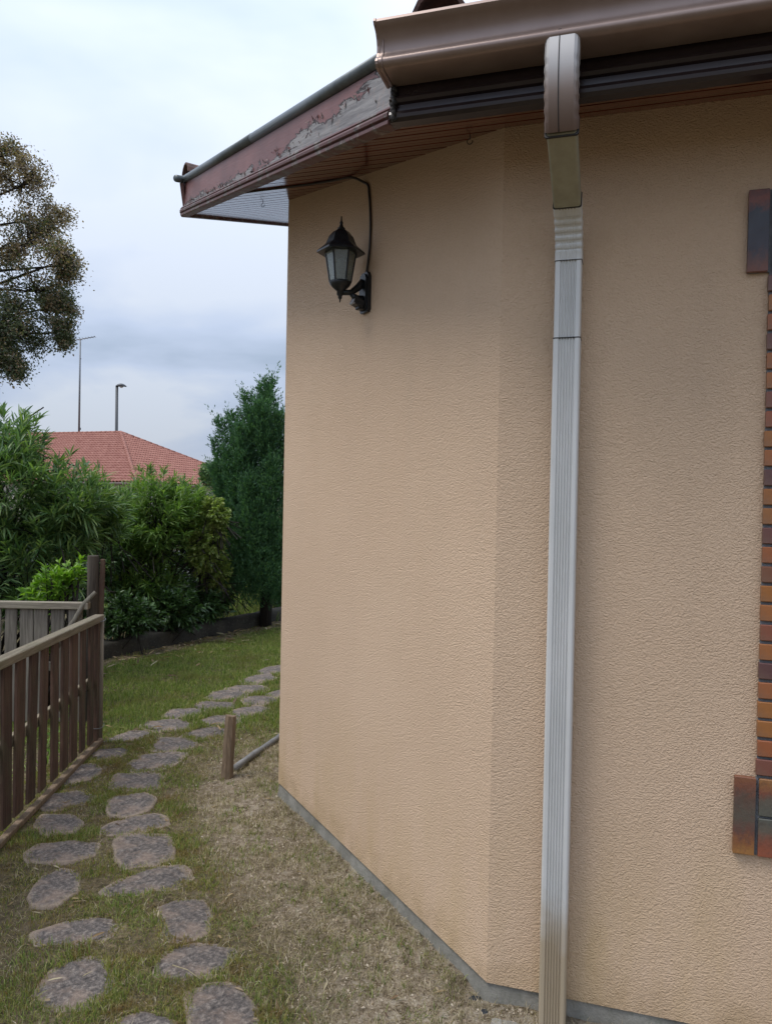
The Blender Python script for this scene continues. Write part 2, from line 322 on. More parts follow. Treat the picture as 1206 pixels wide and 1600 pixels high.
def mat_paving():
    g = G('sandstone_paving'); r = g.rnd()
    f = g.noise(48, 7, .8, .2); col = g.ramp(f, [(.34, (.04, .037, .036)), (.5, (.12, .104, .095)), (.66, (.33, .285, .245))])
    at = g.n('ShaderNodeAttribute'); at.attribute_name = 'edge'
    em = g.mask(g.math('ADD', at.outputs['Fac'], g.math('MULTIPLY_ADD', g.noise(17, 4, .7), .9, -.45)), .30, .66)
    tan = g.ramp(g.noise(60, 4, .7), [(.3, (.20, .155, .115)), (.7, (.42, .34, .26))])
    col = g.mix(g.math('MULTIPLY', em, .8), col, tan)
    bl = g.mask(g.noise(7, 6, .72, .5), .47, .66); col = g.mix(g.math('MULTIPLY', bl, .62), col, (.34, .25, .19))
    hv = g.n('ShaderNodeHueSaturation'); g.l(g.math('MULTIPLY_ADD', r, .3, .87), hv.inputs['Value']); g.l(col, hv.inputs['Color'])
    sp = g.mask(g.noise(120, 3, .7), .62, .68); col = g.mix(g.math('MULTIPLY', sp, .6), hv.outputs[0], (.045, .035, .033))
    g.set(col, .8, spec=.3); nb = g.bump(g.noise(60, 6, .8), .009); g.bump(g.noise(14, 4), .012, 1, nb); return g.m
M['paving'] = mat_paving()
M['road'] = mat_metal('wet_road', (.10, .105, .115), (.14, .145, .155), .35, 0, 1.5)

# ---------------------------------------------------------------- geometry helpers
class MB:
    def __init__(s): s.v = []; s.f = []; s.sm = []
    def add(s, vs, fs, smooth=False):
        b = len(s.v); s.v += [tuple(v) for v in vs]; s.f += [tuple(i+b for i in f) for f in fs]; s.sm += [smooth]*len(fs); return s
    def box(s, c, d, rot=None, ch=0.0):
        hx, hy, hz = d[0]/2, d[1]/2, d[2]/2
        c = Vector(c); P = []
        if ch <= 0:
            for z in (-hz, hz):
                for (x, y) in ((-hx, -hy), (hx, -hy), (hx, hy), (-hx, hy)): P.append(Vector((x, y, z)))
            F = [(0, 3, 2, 1), (4, 5, 6, 7), (0, 1, 5, 4), (1, 2, 6, 5), (2, 3, 7, 6), (3, 0, 4, 7)]
        else:
            def ring(x, y, z): return [Vector((-x, -y, z)), Vector((x, -y, z)), Vector((x, y, z)), Vector((-x, y, z))]
            P = ring(hx-ch, hy-ch, -hz)+ring(hx, hy, -hz+ch)+ring(hx, hy, hz-ch)+ring(hx-ch, hy-ch, hz)
            F = [(0, 3, 2, 1), (12, 13, 14, 15)]
            for k in range(3):
                for i in range(4): j = (i+1) % 4; F.append((k*4+i, k*4+j, k*4+4+j, k*4+4+i))
        if rot is not None: P = [rot @ p for p in P]
        return s.add([p+c for p in P], F)
    def tube(s, pts, r, n=8, cap=True, prof=None, closed_prof=True, smooth=True, upv=None):
        pts = [Vector(p) for p in pts]; rs = r if isinstance(r, (list, tuple)) else [r]*len(pts)
        V = []; up = Vector(upv) if upv else None
        for i, p in enumerate(pts):
            t = (pts[min(i+1, len(pts)-1)]-pts[max(i-1, 0)]).normalized()
            if up is None:
                a = Vector((0, 0, 1)) if abs(t.z) < .9 else Vector((1, 0, 0)); up = a
            x = up.cross(t)
            if x.length < 1e-5: x = Vector((1, 0, 0)).cross(t)
            x.normalize(); y = t.cross(x).normalized()
            if upv is None: up = y
            if prof is None:
                for k in range(n):
                    an = 2*math.pi*k/n; V.append(p+(x*math.cos(an)+y*math.sin(an))*rs[i])
            else:
                for (a, b) in prof: V.append(p+x*a+y*b)
        if prof is not None: n = len(prof)
        F = []
        for i in range(len(pts)-1):
            for k in range(n if closed_prof else n-1):
                j = (k+1) % n; F.append((i*n+k, i*n+j, (i+1)*n+j, (i+1)*n+k))
        if cap and closed_prof:
            F.append(tuple(reversed(range(n)))); F.append(tuple((len(pts)-1)*n+k for k in range(n)))
        return s.add(V, F, smooth)
    def lathe(s, prof, c=(0, 0, 0), n=12, smooth=True, ph=0.0):
        V = []; c = Vector(c)
        for (r, z) in prof:
            for k in range(n):
                a = 2*math.pi*k/n+ph; V.append(c+Vector((r*math.cos(a), r*math.sin(a), z)))
        F = []
        for i in range(len(prof)-1):
            for k in range(n): j = (k+1) % n; F.append((i*n+k, i*n+j, (i+1)*n+j, (i+1)*n+k))
        F.append(tuple(reversed(range(n)))); F.append(tuple((len(prof)-1)*n+k for k in range(n)))
        return s.add(V, F, smooth)
    def prism(s, poly, a, b, axis=2):
        n = len(poly)
        def mk(p, h):
            q = [p[0], p[1]]; q.insert(axis, h); return q
        V = [mk(p, a) for p in poly]+[mk(p, b) for p in poly]
        F = [tuple(reversed(range(n))), tuple(range(n, 2*n))]+[(i, (i+1) % n, n+(i+1) % n, n+i) for i in range(n)]
        return s.add(V, F)
    def mesh(s, name):
        me = bpy.data.meshes.new(name); me.from_pydata(s.v, [], s.f); me.update()
        if any(s.sm): me.polygons.foreach_set('use_smooth', s.sm)
        return me
    def build(s, name, mat=None, parent=None, loc=(0, 0, 0), rot=None, fix=False):
        me = s.mesh(name)
        if fix:
            import bmesh
            bm = bmesh.new(); bm.from_mesh(me); bmesh.ops.recalc_face_normals(bm, faces=bm.faces); bm.to_mesh(me); bm.free()
        return link(name, me, mat, parent, loc, rot)
def link(name, me, mat=None, parent=None, loc=(0, 0, 0), rot=None):
    o = bpy.data.objects.new(name, me); COL.objects.link(o)
    if mat is not None and me is not None and not me.materials: me.materials.append(M[mat] if isinstance(mat, str) else mat)
    o.location = loc
    if rot is not None: o.rotation_euler = rot
    if parent is not None: o.parent = parent
    return o
def tag(o, label=None, cat=None, group=None, kind=None):
    for k, v in (('label', label), ('category', cat), ('group', group), ('kind', kind)):
        if v: o[k] = v
    return o
def thing(name, label, cat, loc=(0, 0, 0), rz=0, group=None, kind=None):
    o = bpy.data.objects.new(name, None); COL.objects.link(o); o.location = loc; o.rotation_euler = (0, 0, rz); o.empty_display_size = .1
    return tag(o, label, cat, group, kind)
def np_mesh(name, V, F, smooth=False):
    """V (n,3), F (m,k) of equal face size"""
    me = bpy.data.meshes.new(name); V = np.asarray(V, np.float32); F = np.asarray(F, np.int32); k = F.shape[1]
    me.vertices.add(len(V)); me.vertices.foreach_set('co', V.ravel())
    me.loops.add(F.size); me.loops.foreach_set('vertex_index', F.ravel())
    me.polygons.add(len(F)); me.polygons.foreach_set('loop_start', np.arange(0, F.size, k, dtype=np.int32))
    if smooth: me.polygons.foreach_set('use_smooth', np.ones(len(F), bool))
    me.update(calc_edges=True); return me
def nrm(a): return a/np.maximum(np.linalg.norm(a, axis=-1, keepdims=True), 1e-9)
def leaves_mesh(name, P, D, Lh, Wd, fold=.25, droop=.2, rng=RNG):
    """pointed folded leaves: P bases, D directions, Lh lengths, Wd widths -> 8 tris each"""
    n = len(P); D = nrm(D); Lh = np.broadcast_to(Lh, n)[:, None]; Wd = np.broadcast_to(Wd, n)[:, None]
    up = np.tile([0, 0, 1.], (n, 1))+rng.normal(0, .35, (n, 3)); X = nrm(np.cross(D, up)); Y = nrm(np.cross(X, D))
    dz = np.zeros((n, 3)); dz[:, 2] = -1
    def pt(t, sd, f): return P+D*Lh*t+X*Wd*.5*sd+Y*Wd*f+dz*Lh*droop*t*t
    c = [pt(0, 0, 0), pt(.35, -1, fold), pt(.4, 0, 0), pt(.35, 1, fold), pt(.75, -.72, fold*.7), pt(.78, 0, 0), pt(.75, .72, fold*.7), pt(1, 0, 0)]
    V = np.stack(c, 1).reshape(-1, 3); b = (np.arange(n)*8)[:, None]
    T = np.array([[0, 2, 1], [0, 3, 2], [1, 2, 5], [1, 5, 4], [2, 3, 6], [2, 6, 5], [4, 5, 7], [5, 6, 7]])
    F = (b[:, :, None]+T[None]).reshape(-1, 3)
    return np_mesh(name, V, F)
def quads_mesh(name, P, D, Lh, Wd, rng=RNG):
    """cheap small leaves: a diamond, 2 tris each"""
    n = len(P); D = nrm(D); Lh = np.broadcast_to(Lh, n)[:, None]; Wd = np.broadcast_to(Wd, n)[:, None]
    X = nrm(np.cross(D, rng.normal(0, 1, (n, 3))))
    c = [P, P+D*Lh*.5-X*Wd*.5, P+D*Lh, P+D*Lh*.5+X*Wd*.5]
    V = np.stack(c, 1).reshape(-1, 3); F = (np.arange(n)*4)[:, None]+np.array([[0, 1, 2, 3]])
    return np_mesh(name, V, F)
def blades_mesh(name, P, H, W, lean, rng=RNG):
    """grass blades bending over: 3 tris each"""
    n = len(P); a = rng.uniform(0, 2*np.pi, n); X = np.stack([np.cos(a), np.sin(a), 0*a], 1)
    b = rng.uniform(0, 2*np.pi, n); l = np.abs(rng.normal(0, lean, n)); B = np.stack([np.cos(b)*l, np.sin(b)*l, 1+0*b], 1); B = nrm(B)
    B2 = nrm(B+np.stack([np.cos(b)*l, np.sin(b)*l, -.35*l], 1)); H = H[:, None]; W = W[:, None]
    mid = P+B*H*.55; c = [P-X*W*.5, P+X*W*.5, mid+X*W*.4, mid-X*W*.4, mid+B2*H*.5]
    V = np.stack(c, 1).reshape(-1, 3); o = (np.arange(n)*5)[:, None, None]
    F = (o+np.array([[0, 1, 2], [0, 2, 3], [3, 2, 4]])[None]).reshape(-1, 3)
    return np_mesh(name, V, F)
def strip_normals(o): return o
# ================================================================ THE HOUSE (local frame: x along the eave wall, y into the house, origin at the blunt corner)
HRZ = R_(-17.1); HC = Vector((.346, 2.409, 0))
HM = Matrix.Translation(HC) @ Matrix.Rotation(HRZ, 4, 'Z')
def HW(p): return HM @ Vector(p)
SL = .31; ZS = 2.765; OV = .30; RK = .56; GT = -2.07       # roof slope, soffit height at the wall, overhangs
def zs(u): return ZS+SL*u
CUT = 1.35                                                  # the chamfered wall runs (0,0) -> (-CUT, CUT)
house = thing('house', 'peach stuccoed house with a blunt corner, brown eaves and copper brown gutter', 'house', HC, HRZ)
HX, HY = 3.6, 5.0
# stucco walls
TOPX = .03
mb = MB(); ns = 1
def wallquad(mb, a, b, z0a, z0b, z1a, z1b): mb.add([(a[0], a[1], z0a), (b[0], b[1], z0b), (b[0], b[1], z1b), (a[0], a[1], z1a)], [(0, 1, 2, 3)])
PZ = .08
def slab(mb, a, b, th, za0, za1, zb0, zb1):
    """wall slab between plan points a, b; outer face on a-b, thickness to the left of a->b"""
    a = Vector(a); b = Vector(b); d = (b-a).normalized(); n = Vector((-d.y, d.x))*th
    q = [(a, za0, za1), (b, zb0, zb1), (b+n, zb0, zb1), (a+n, za0, za1)]
    V = [(p.x, p.y, z0) for p, z0, z1 in q]+[(p.x, p.y, z1) for p, z0, z1 in q]
    mb.add(V, [(3, 2, 1, 0), (4, 5, 6, 7), (0, 1, 5, 4), (1, 2, 6, 5), (2, 3, 7, 6), (3, 0, 4, 7)])
WX0, WX1, WZ0, WZ1 = .985, 2.10, .835, 2.255
mb = MB()                                                    # eave wall with its window opening
for (a, b, z0, z1) in ((0, WX0, PZ, ZS+.03), (WX1, HX, PZ, ZS+.03), (WX0, WX1, PZ, WZ0), (WX0, WX1, WZ1, ZS+.03)):
    slab(mb, (a, 0), (b, 0), .25, z0, z1, z0, z1)
mb.build('wall', 'stucco', house)
mb = MB(); slab(mb, (-CUT, CUT), (0, 0), .25, PZ, zs(CUT)+.03, PZ, zs(0)+.03)
mb.build('wall', 'stucco', house, loc=(0, 0, 0))
mb = MB(); slab(mb, (-CUT, HY), (-CUT, CUT), .25, PZ, zs(HY)+.03, PZ, zs(CUT)+.03)
mb.build('wall', 'stucco', house)
# plinth, set back behind the stucco, slightly wavy lower edge in the ground
mb = MB(); q = .004
pts = [(HX, .008), (.02, .008), (-.004, .016), (-CUT+.008, CUT+.004), (-CUT+.008, HY)]
V = []; F = []
P2 = []
for a, b in zip(pts[:-1], pts[1:]):
    n = max(1, int((Vector(b)-Vector(a)).length/.06))
    for i in range(n): P2.append(Vector(a).lerp(Vector(b), i/n))
P2.append(Vector(pts[-1]))
for i, p in enumerate(P2):
    t = (P2[min(i+1, len(P2)-1)]-P2[max(i-1, 0)]).normalized(); nn = Vector((-t.y, t.x))
    k = fbm(p.x*9, p.y*9, 2)-.5
    for z, o in ((PZ-.001, 0.0), (PZ*.5, .004+k*.012), (.0, .010+k*.02), (-.15, .02)): V.append((p.x+nn.x*o, p.y+nn.y*o, z))
n4 = 4
for i in range(len(P2)-1):
    for k in range(3): F.append((i*n4+k, i*n4+k+1, (i+1)*n4+k+1, (i+1)*n4+k))
mb.add(V, F, True); mb.build('plinth', 'plinth', house)
# eave soffit boards: real tongue-and-groove strips, parallel to the gutter, sloping with the roof
so = thing('soffit', None, None); so.parent = house
bp = .104; u = -.285; prof_cache = None
def outer_t(u): return max(-u-RK+.005, GT+.005)
def inner_t(u): return HX if u < .03 else (min(-u+.06, HX) if u < CUT else -CUT+.03)
while u < HY:
    u1 = u+bp-.010
    V = []; F = []; pr = [(0, .018), (.003, 0), (bp*.46-.002, 0), (bp*.46, .002), (bp*.46+.002, 0), (bp-.013, 0), (bp-.010, .018), (bp-.010, .028), (0, .028)]
    for (du, dz) in pr: uu = u+du; V.append((outer_t(uu), uu, zs(uu)+dz))
    for (du, dz) in pr: uu = u+du; V.append((inner_t(u), uu, zs(uu)+dz))
    k = len(pr)
    for i in range(k): F.append((i, (i+1) % k, k+(i+1) % k, k+i))
    mb = MB(); mb.add(V, F); mb.build('board', 'soffit', so); u += bp
# bargeboard on the cut corner: red paint flaking off; object X runs up along the board
def edge_frame(A, B):
    X = (B-A).normalized(); Y = Vector((0, 0, 1)).cross(X).normalized(); Z = X.cross(Y)
    mm = Matrix.Identity(4)
    for i in range(3): mm[i][0] = X[i]; mm[i][1] = Y[i]; mm[i][2] = Z[i]; mm[i][3] = A[i]
    return mm, (B-A).length
E1 = Vector((-RK+OV, -OV, zs(-OV))); uE = -GT-RK; E2 = Vector((GT, uE, zs(uE)))
MP = [(.022, -.013), (.030, -.010), (.031, -.001), (.024, .001), (.024, .005), (.034, .008), (.036, .016), (.033, .022), (.023, .024), (.023, .028), (.028, .031), (.026, .037), (.012, .038), (-.012, .038), (-.012, -.013)]
def rake(A, B, flaky, ext0=0.0, ext1=0.0):
    mm, Ln = edge_frame(A, B)
    # Y of this frame points left of travel; outward is +Y for A->B = up the cut (checked below), board from z .034 to .17
    s = 1
    mb = MB(); nseg = 44
    V = []; F = []
    for i in range(nseg+1):
        x = -ext0+(Ln+ext0+ext1)*i/nseg
        wob = (fbm(x*3+5, .3, 1)-.5)*.004
        for (y, z) in ((-.01, .036), (.012+wob, .036), (.012+wob*.5, .17), (-.01, .17)): V.append((x, y*s, z))
    for i in range(nseg):
        for k in range(4): j = (k+1) % 4; F.append((i*4+k, (i+1)*4+k, (i+1)*4+j, i*4+j))
    F += [(0, 1, 2, 3), (nseg*4+3, nseg*4+2, nseg*4+1, nseg*4)]
    mb.add(V, F); o = mb.build('bargeboard', 'flaky' if flaky else 'moulding', house, fix=True); o.matrix_local = mm
    # move the texture origin to the board bottom
    o.data.transform(Matrix.Translation((0, 0, -.036))); o.matrix_local = mm @ Matrix.Translation((0, 0, .036))
    mb = MB(); mb.tube([(-ext0-.004, 0, 0), (Ln+ext1+.004, 0, 0)], 1, prof=MP, upv=(0, 0, 1), smooth=False)
    o2 = mb.build('moulding', 'moulding', house, fix=True); o2.matrix_local = mm
    mb = MB(); r = .020; pp = []
    for sgm in range(2):
        x0 = -ext0-.03 if sgm == 0 else Ln*.52; x1 = Ln*.53 if sgm == 0 else Ln+ext1+.035
        pp = [(x0, .012, .192), (x1, .012, .192)]
        mb.tube(pp, [r if sgm == 0 else r*1.06]*2, n=14)
    o3 = mb.build('edge_trim', 'rake_tube', house); o3.matrix_local = mm
    return mm, Ln
mmA, LnA = rake(E1, E2, True)
B3 = Vector((GT, HY, zs(HY)))
rake(E2, B3, False)
# loose curls of paint and splinters standing off the bargeboard
mb = MB(); rr = random.Random(5)
for i in range(95):
    t = rr.random(); x = .12+(LnA-.25)*(t**.8); zz = .004+rr.random()*(.02+.085*max(0, 1-x/1.6))+ (0.03 if x < .8 else 0)
    a = rr.uniform(0, 6.28); s = rr.uniform(.004, .013); y = .0135; c = Vector((x, y, zz))
    d1 = Vector((math.cos(a), 0, math.sin(a)))*s; d2 = Vector((-math.sin(a), 0, math.cos(a)))*s*.55; h = Vector((0, rr.uniform(.003, .009), 0))
    mb.add([c-d1, c+d2*.9, c+d1*.7+h, c-d2+h*.4, c+d1*1.25+h*1.5+d2*.3], [(0, 1, 3), (1, 2, 3), (1, 4, 2)])
o = mb.build('paint_flakes', 'moulding', house); tag(o, kind='stuff'); o.matrix_local = mmA @ Matrix.Translation((0, 0, .036))
# dark mastic where the bargeboard meets the fascia
mb = MB(); rr = random.Random(9)
for i in range(16):
    z = E1.z-.005+i*.011; mb.tube([(E1.x+.004+rr.uniform(-.004, .004), E1.y-.034, z-.006), (E1.x-.002+rr.uniform(-.004, .004), E1.y-.040+rr.uniform(-.003, .003), z+.008)], [rr.uniform(.005, .010), rr.uniform(.004, .008)], n=6)
tag(mb.build('mastic_joint', 'seam', house), kind='stuff')
# eave fascia with its beads, gutter, end cap
FT0 = E1.x-.012
fp = [(.295, 2.658), (.325, 2.660), (.336, 2.667), (.338, 2.676), (.334, 2.686), (.325, 2.690), (.325, 2.706), (.334, 2.710), (.339, 2.719), (.334, 2.729), (.324, 2.733), (.324, 2.90), (.295, 2.90)]
mb = MB(); mb.prism([(-o_, z) for o_, z in fp], FT0, HX, axis=0); mb.build('fascia', 'fascia', house, fix=True)
go = [(.328, 2.868), (.328, 2.760), (.333, 2.755), (.424, 2.755), (.434, 2.757), (.441, 2.763), (.443, 2.771), (.440, 2.779), (.432, 2.787), (.428, 2.799), (.429, 2.814), (.434, 2.829), (.443, 2.842), (.453, 2.849), (.461, 2.853), (.466, 2.860), (.464, 2.868), (.455, 2.871)]
gi = [(.452, 2.868), (.450, 2.853), (.440, 2.847), (.430, 2.832), (.425, 2.815), (.424, 2.799), (.428, 2.784), (.437, 2.776), (.439, 2.771), (.437, 2.765), (.423, 2.759), (.336, 2.759), (.332, 2.763), (.332, 2.868)]
mb = MB(); n = len(go)+len(gi); pl = [(-o_, z) for o_, z in go+gi]
V = [(-.275, y, z) for y, z in pl]+[(HX, y, z) for y, z in pl]
mb.add(V, [(i, (i+1) % n, n+(i+1) % n, n+i) for i in range(n)], True)
me_g = mb.build('gutter', 'gutter', house, fix=True)
try:
    me_g.data.set_sharp_from_angle(angle=R_(40))
except Exception: pass
mb = MB(); cp = [(o_+(0.002 if o_ > .4 else -.001), z+(-.002 if z < 2.80 else .001)) for o_, z in go]
mb.prism([(-o_, z) for o_, z in cp], -.280, -.273, axis=0); 
mb.tube([(-.262, -o_-.0012 if o_ > .4 else -o_+.0, z-.0012) for o_, z in go[1:12]], .0022, n=5)
ec = mb.build('gutter_end_cap', 'gutter', house, fix=True)
# roof: slab and barrel tiles over the gutter and at the far corner
rp = [(-RK+OV, -OV), (GT+.01, uE), (GT+.01, HY), (HX, HY), (HX, -OV)]
V = [(x, y, zs(y)+.03) for x, y in rp]+[(x, y, zs(y)+.175) for x, y in rp]
roof = MB().add(V, [tuple(range(5)), tuple(range(9, 4, -1))]+[(i, 5+i, 5+(i+1) % 5, (i+1) % 5) for i in range(5)]).build('roof', 'clay_old', house, fix=True)
def barrel(Lt=.40, r0=.078, r1=.066, th=.011, n=9):
    mb = MB(); V = []
    for (y, r) in ((0, r0), (Lt, r1)):
        for k in range(n): a = math.pi*k/(n-1); V.append((math.cos(a)*r, y, math.sin(a)*r))
        for k in range(n): a = math.pi*(n-1-k)/(n-1); V.append((math.cos(a)*(r-th), y, math.sin(a)*(r-th)))
    m2 = 2*n; F = [(i, (i+1) % m2, m2+(i+1) % m2, m2+i) for i in range(m2)]
    for b in (0, m2):
        for k in range(n-1): F.append((b+k, b+k+1, b+m2-2-k, b+m2-1-k))
    mb.add(V, F); return mb
tile_me = None
for row in range(3):
    for k in range(17):
        x = -.118+.215*k; uu = -.40+row*.33
        if tile_me is None: o = barrel().build('roof_tile', 'clay_old', roof, fix=True); tile_me = o.data
        else: o = link('roof_tile', tile_me, None, roof)
        o.location = (x, uu, zs(uu)+.235+row*.004); o.rotation_euler = (math.atan(SL)+.02, 0, 0)
for (t_, u_, a_) in ((GT-.045, uE+.06, 0),):
    o = link('roof_tile', tile_me, None, roof); o.matrix_local = HM.inverted() @ Matrix.Translation(at_depth(289, 273, 4.56)) @ Matrix.Rotation(-1.05, 4, 'Z') @ Matrix.Scale(.90, 4)
# downpipe: straight fluted pipe, two crimped elbows, offset
pipe = thing('downpipe', None, None); pipe.parent = house; PX = .208
def ppf(hw, hd, flute=.0045, c=.006):
    """section in (x, outward) ; front = +outward"""
    fr = [(-hw, hd-c), (-hw+c*.4, hd-c*.35), (-hw+c, hd)]
    if flute:
        for k in range(6):
            cx = -hw*.52+hw*1.04*k/5; fr += [(cx-.0036, hd), (cx-.0012, hd-flute), (cx+.0012, hd-flute), (cx+.0036, hd)]
    fr += [(hw-c, hd), (hw-c*.4, hd-c*.35), (hw, hd-c)]
    return fr+[(hw, -hd+c), (hw-c, -hd), (-hw+c, -hd), (-hw, -hd+c)]
def psweep(mb, path, prof_fn, smooth=False, cap=True):
    """path of (out, z); prof_fn(i) -> section list"""
    V = []; n = None
    for i, (o_, z) in enumerate(path):
        a = path[max(i-1, 0)]; b = path[min(i+1, len(path)-1)]
        t = Vector((b[0]-a[0], b[1]-a[1])).normalized(); nn = Vector((-t.y, t.x))     # outward-ish for downward travel
        pr = prof_fn(i); n = len(pr)
        for (x, d) in pr: V.append((PX+x, -(o_+nn.x*d), z+nn.y*d))
    F = [(i*n+k, i*n+(k+1) % n, (i+1)*n+(k+1) % n, (i+1)*n+k) for i in range(len(path)-1) for k in range(n)]
    if cap: F += [tuple(range(n)), tuple((len(path)-1)*n+k for k in reversed(range(n)))]
    mb.add(V, F, smooth)
mb = MB(); psweep(mb, [(.0425, 2.088), (.0425, -.06)], lambda i: ppf(.0395, .0285)); mb.build('straight_pipe', 'pipe', pipe, fix=True)
mb = MB(); psweep(mb, [(.0425, 2.32), (.0425, 2.089)], lambda i: ppf(.0385, .0275)); mb.build('straight_pipe', 'pipe', pipe, fix=True)
def arc_path(p0, p1, p2, n):
    return [tuple((1-t)**2*a+2*t*(1-t)*b+t*t*c for a, b, c in zip(p0, p1, p2)) for t in [i/n for i in range(n+1)]]
# lower elbow with crimp ribs
pa = arc_path((.150, 2.462), (.048, 2.420), (.0425, 2.318), 26)
def lowprof(i):
    rib = .0022 if i % 4 in (1, 2) and 3 < i < 22 else 0
    return ppf(.0395-rib*.6, .0285-rib*1.3, .0022 if i > 17 else .0012)
mb = MB(); psweep(mb, pa, lowprof); mb.build('elbow', 'pipe', pipe, fix=True)
# offset pipe
mb = MB(); psweep(mb, [(.392, 2.560), (.146, 2.459)], lambda i: ppf(.0375, .0265, 0)); mb.build('offset_pipe', 'pipe_olive', pipe, fix=True)
# upper elbow
pb = arc_path((.405, 2.775), (.452, 2.640), (.385, 2.556), 30)
def upprof(i):
    rib = .0016*(1 if i % 4 in (1, 2) else 0) if 6 < i < 29 else 0
    return [(x+(rib if x < -.035 else (-rib if x > .035 else 0)), d) for x, d in ppf(.0425, .030, 0, .012)]
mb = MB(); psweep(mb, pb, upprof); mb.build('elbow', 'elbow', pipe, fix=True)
mb = MB()
def front_pt(path, i, d):
    a = path[max(i-1, 0)]; b = path[min(i+1, len(path)-1)]; t = Vector((b[0]-a[0], b[1]-a[1])).normalized(); nn = Vector((-t.y, t.x))
    return Vector((PX-.006, -(path[i][0]+nn.x*d), path[i][1]+nn.y*d))
mb.tube([front_pt(pb, i, .0300) for i in range(1, 31, 1)], .0016, n=5)
mb.box(front_pt(pb, 1, .031), (.008, .006, .008))
mb.build('centre_seam', 'seam', pipe, fix=True)
def band(path, hw, hd, ragged=False):                                 # thin dark joint round a section
    mb = MB(); q = ppf(hw, hd, 0); psweep(mb, path, lambda i: q)
    if ragged:
        for i in range(12): mb.box((PX-.036+.072*i/11, -.3745+random.uniform(-.001, .001), 2.5235+random.uniform(-.0015, .0015)), (.008, .005, random.uniform(.003, .006)))
    mb.build('joint_band', 'seam', pipe, fix=True)
band([(.0425, 2.0905), (.0425, 2.0875)], .0403, .0293)
band([(.0425, 2.319), (.0425, 2.3165)], .0399, .0289)
band([(.1535, 2.4635), (.1500, 2.4620)], .0402, .0290)
band([(.3895, 2.5590), (.3850, 2.5572)], .0432, .0308)
# window surround of glazed brick slips, window in its reveal
win = thing('window_surround', None, None); win.parent = house
MZ0, MZ1 = .604, 2.497
mb = MB()
for (x0, x1, z0, z1) in ((.7025, .9775, MZ0+.003, .826), (.7585, .9775, .826, 2.262), (.7025, .9775, 2.262, MZ1-.003), (.9775, 2.30, .61, .826), (.9775, 2.30, 2.262, MZ1-.003)):
    mb.box(((x0+x1)/2, -.0045, (z0+z1)/2), (x1-x0, .009, z1-z0))
mb.build('mortar_bed', 'mortar', win)
rt = random.Random(11)
def tile(nm, x0, x1, z0, z1, mat, th=.017):
    mb = MB(); mb.box((0, 0, 0), (x1-x0, th, z1-z0), ch=.0022)
    return mb.build(nm, mat, win, loc=((x0+x1)/2, -th/2-.0012+rt.uniform(-.0009, .0009), (z0+z1)/2), rot=(rt.uniform(-.006, .006), rt.uniform(-.006, .006), rt.uniform(-.008, .008)))
tile('glazed_tile', .700, .7555, .606, .828, 'flame0')
tile('glazed_tile', .7645, .978, .722, .828, 'flame1')
tile('glazed_tile', .7645, .978, .606, .715, 'flame2')
tile('glazed_tile', .700, .7535, 2.262, 2.495, 'flame3')
tile('glazed_tile', .7645, .978, 2.262, 2.374, 'blue_dark_tile'); tile('glazed_tile', .7645, .978, 2.383, 2.495, 'blue_dark_tile')
for i in range(6):
    x = .987+i*.222
    tile('glazed_tile', x, x+.213, .722, .828, 'flame1'); tile('glazed_tile', x, x+.213, .606, .715, 'flame2')
    tile('glazed_tile', x, x+.213, 2.262, 2.374, 'blue_dark_tile'); tile('glazed_tile', x, x+.213, 2.383, 2.495, 'blue_dark_tile')
z = .8365; k = 0
while z < 2.25:
    mb = MB(); tile('brick_slip', .7565+rt.uniform(-.0015, .0015), .978, z, z+.0455, 'slip'); z += .0548; k += 1
mb = MB()
for (x0, x1, z0, z1) in ((WX0, WX0+.06, WZ0, WZ1), (WX1-.06, WX1, WZ0, WZ1), (WX0+.06, WX1-.06, WZ0, WZ0+.06), (WX0+.06, WX1-.06, WZ1-.06, WZ1), ((WX0+WX1)/2-.04, (WX0+WX1)/2+.04, WZ0+.06, WZ1-.06)):
    mb.box(((x0+x1)/2, .14, (z0+z1)/2), (x1-x0, .05, z1-z0))
mb.build('window_frame', 'soffit', win)
MB().box(((WX0+WX1)/2, .15, (WZ0+WZ1)/2), (WX1-WX0-.10, .008, WZ1-WZ0-.10)).build('pane', 'window_glass', win)
# small screw eyes in the soffit
def eye(p):
    mb = MB(); p = Vector(p); mb.tube([p+Vector((0, 0, .005)), p-Vector((0, 0, .012))], .0016, n=5)
    mb.tube([p+Vector((math.cos(a)*.009, 0, -.020+math.sin(a)*.009)) for a in [k*math.pi/5+math.pi/2 for k in range(9)]], .0016, n=5)
    o = mb.build('screw_eye', 'black', house); return o
# rain-splashed crumbs of soil are in the ground section
eye((-.12, .055, zs(.055))); eye((-1.46, 1.27, zs(1.27)))

# ================================================================ WALL LANTERN (local x along the wall, y outwards)
LWA = HRZ+R_(135); ls = .945
LP = HW((-ls*.70711, ls*.70711, 2.468))
lan = thing('wall_lantern', 'black hexagonal wall lantern with clear panes on the peach wall', 'lantern', LP, LWA)
LY = .125; zr = lambda z: z-2.468
hexp = 0.12
mb = MB(); mb.lathe([(.100, zr(2.616)), (.098, zr(2.624)), (.064, zr(2.652)), (.060, zr(2.660)), (.050, zr(2.685)), (.032, zr(2.705)), (.014, zr(2.714))], (0, LY, 0), 6, False, hexp)
mb.build('lantern_roof', 'black', lan, fix=True)
mb = MB(); mb.lathe([(.014, zr(2.712)), (.017, zr(2.718)), (.010, zr(2.724)), (.006, zr(2.735)), (.008, zr(2.741)), (.004, zr(2.748)), (.0025, zr(2.768))], (0, LY, 0), 8)
mb.build('finial', 'black', lan, fix=True)
ZT, ZB, RT_, RB = zr(2.626), zr(2.497), .064, .043
mb = MB()
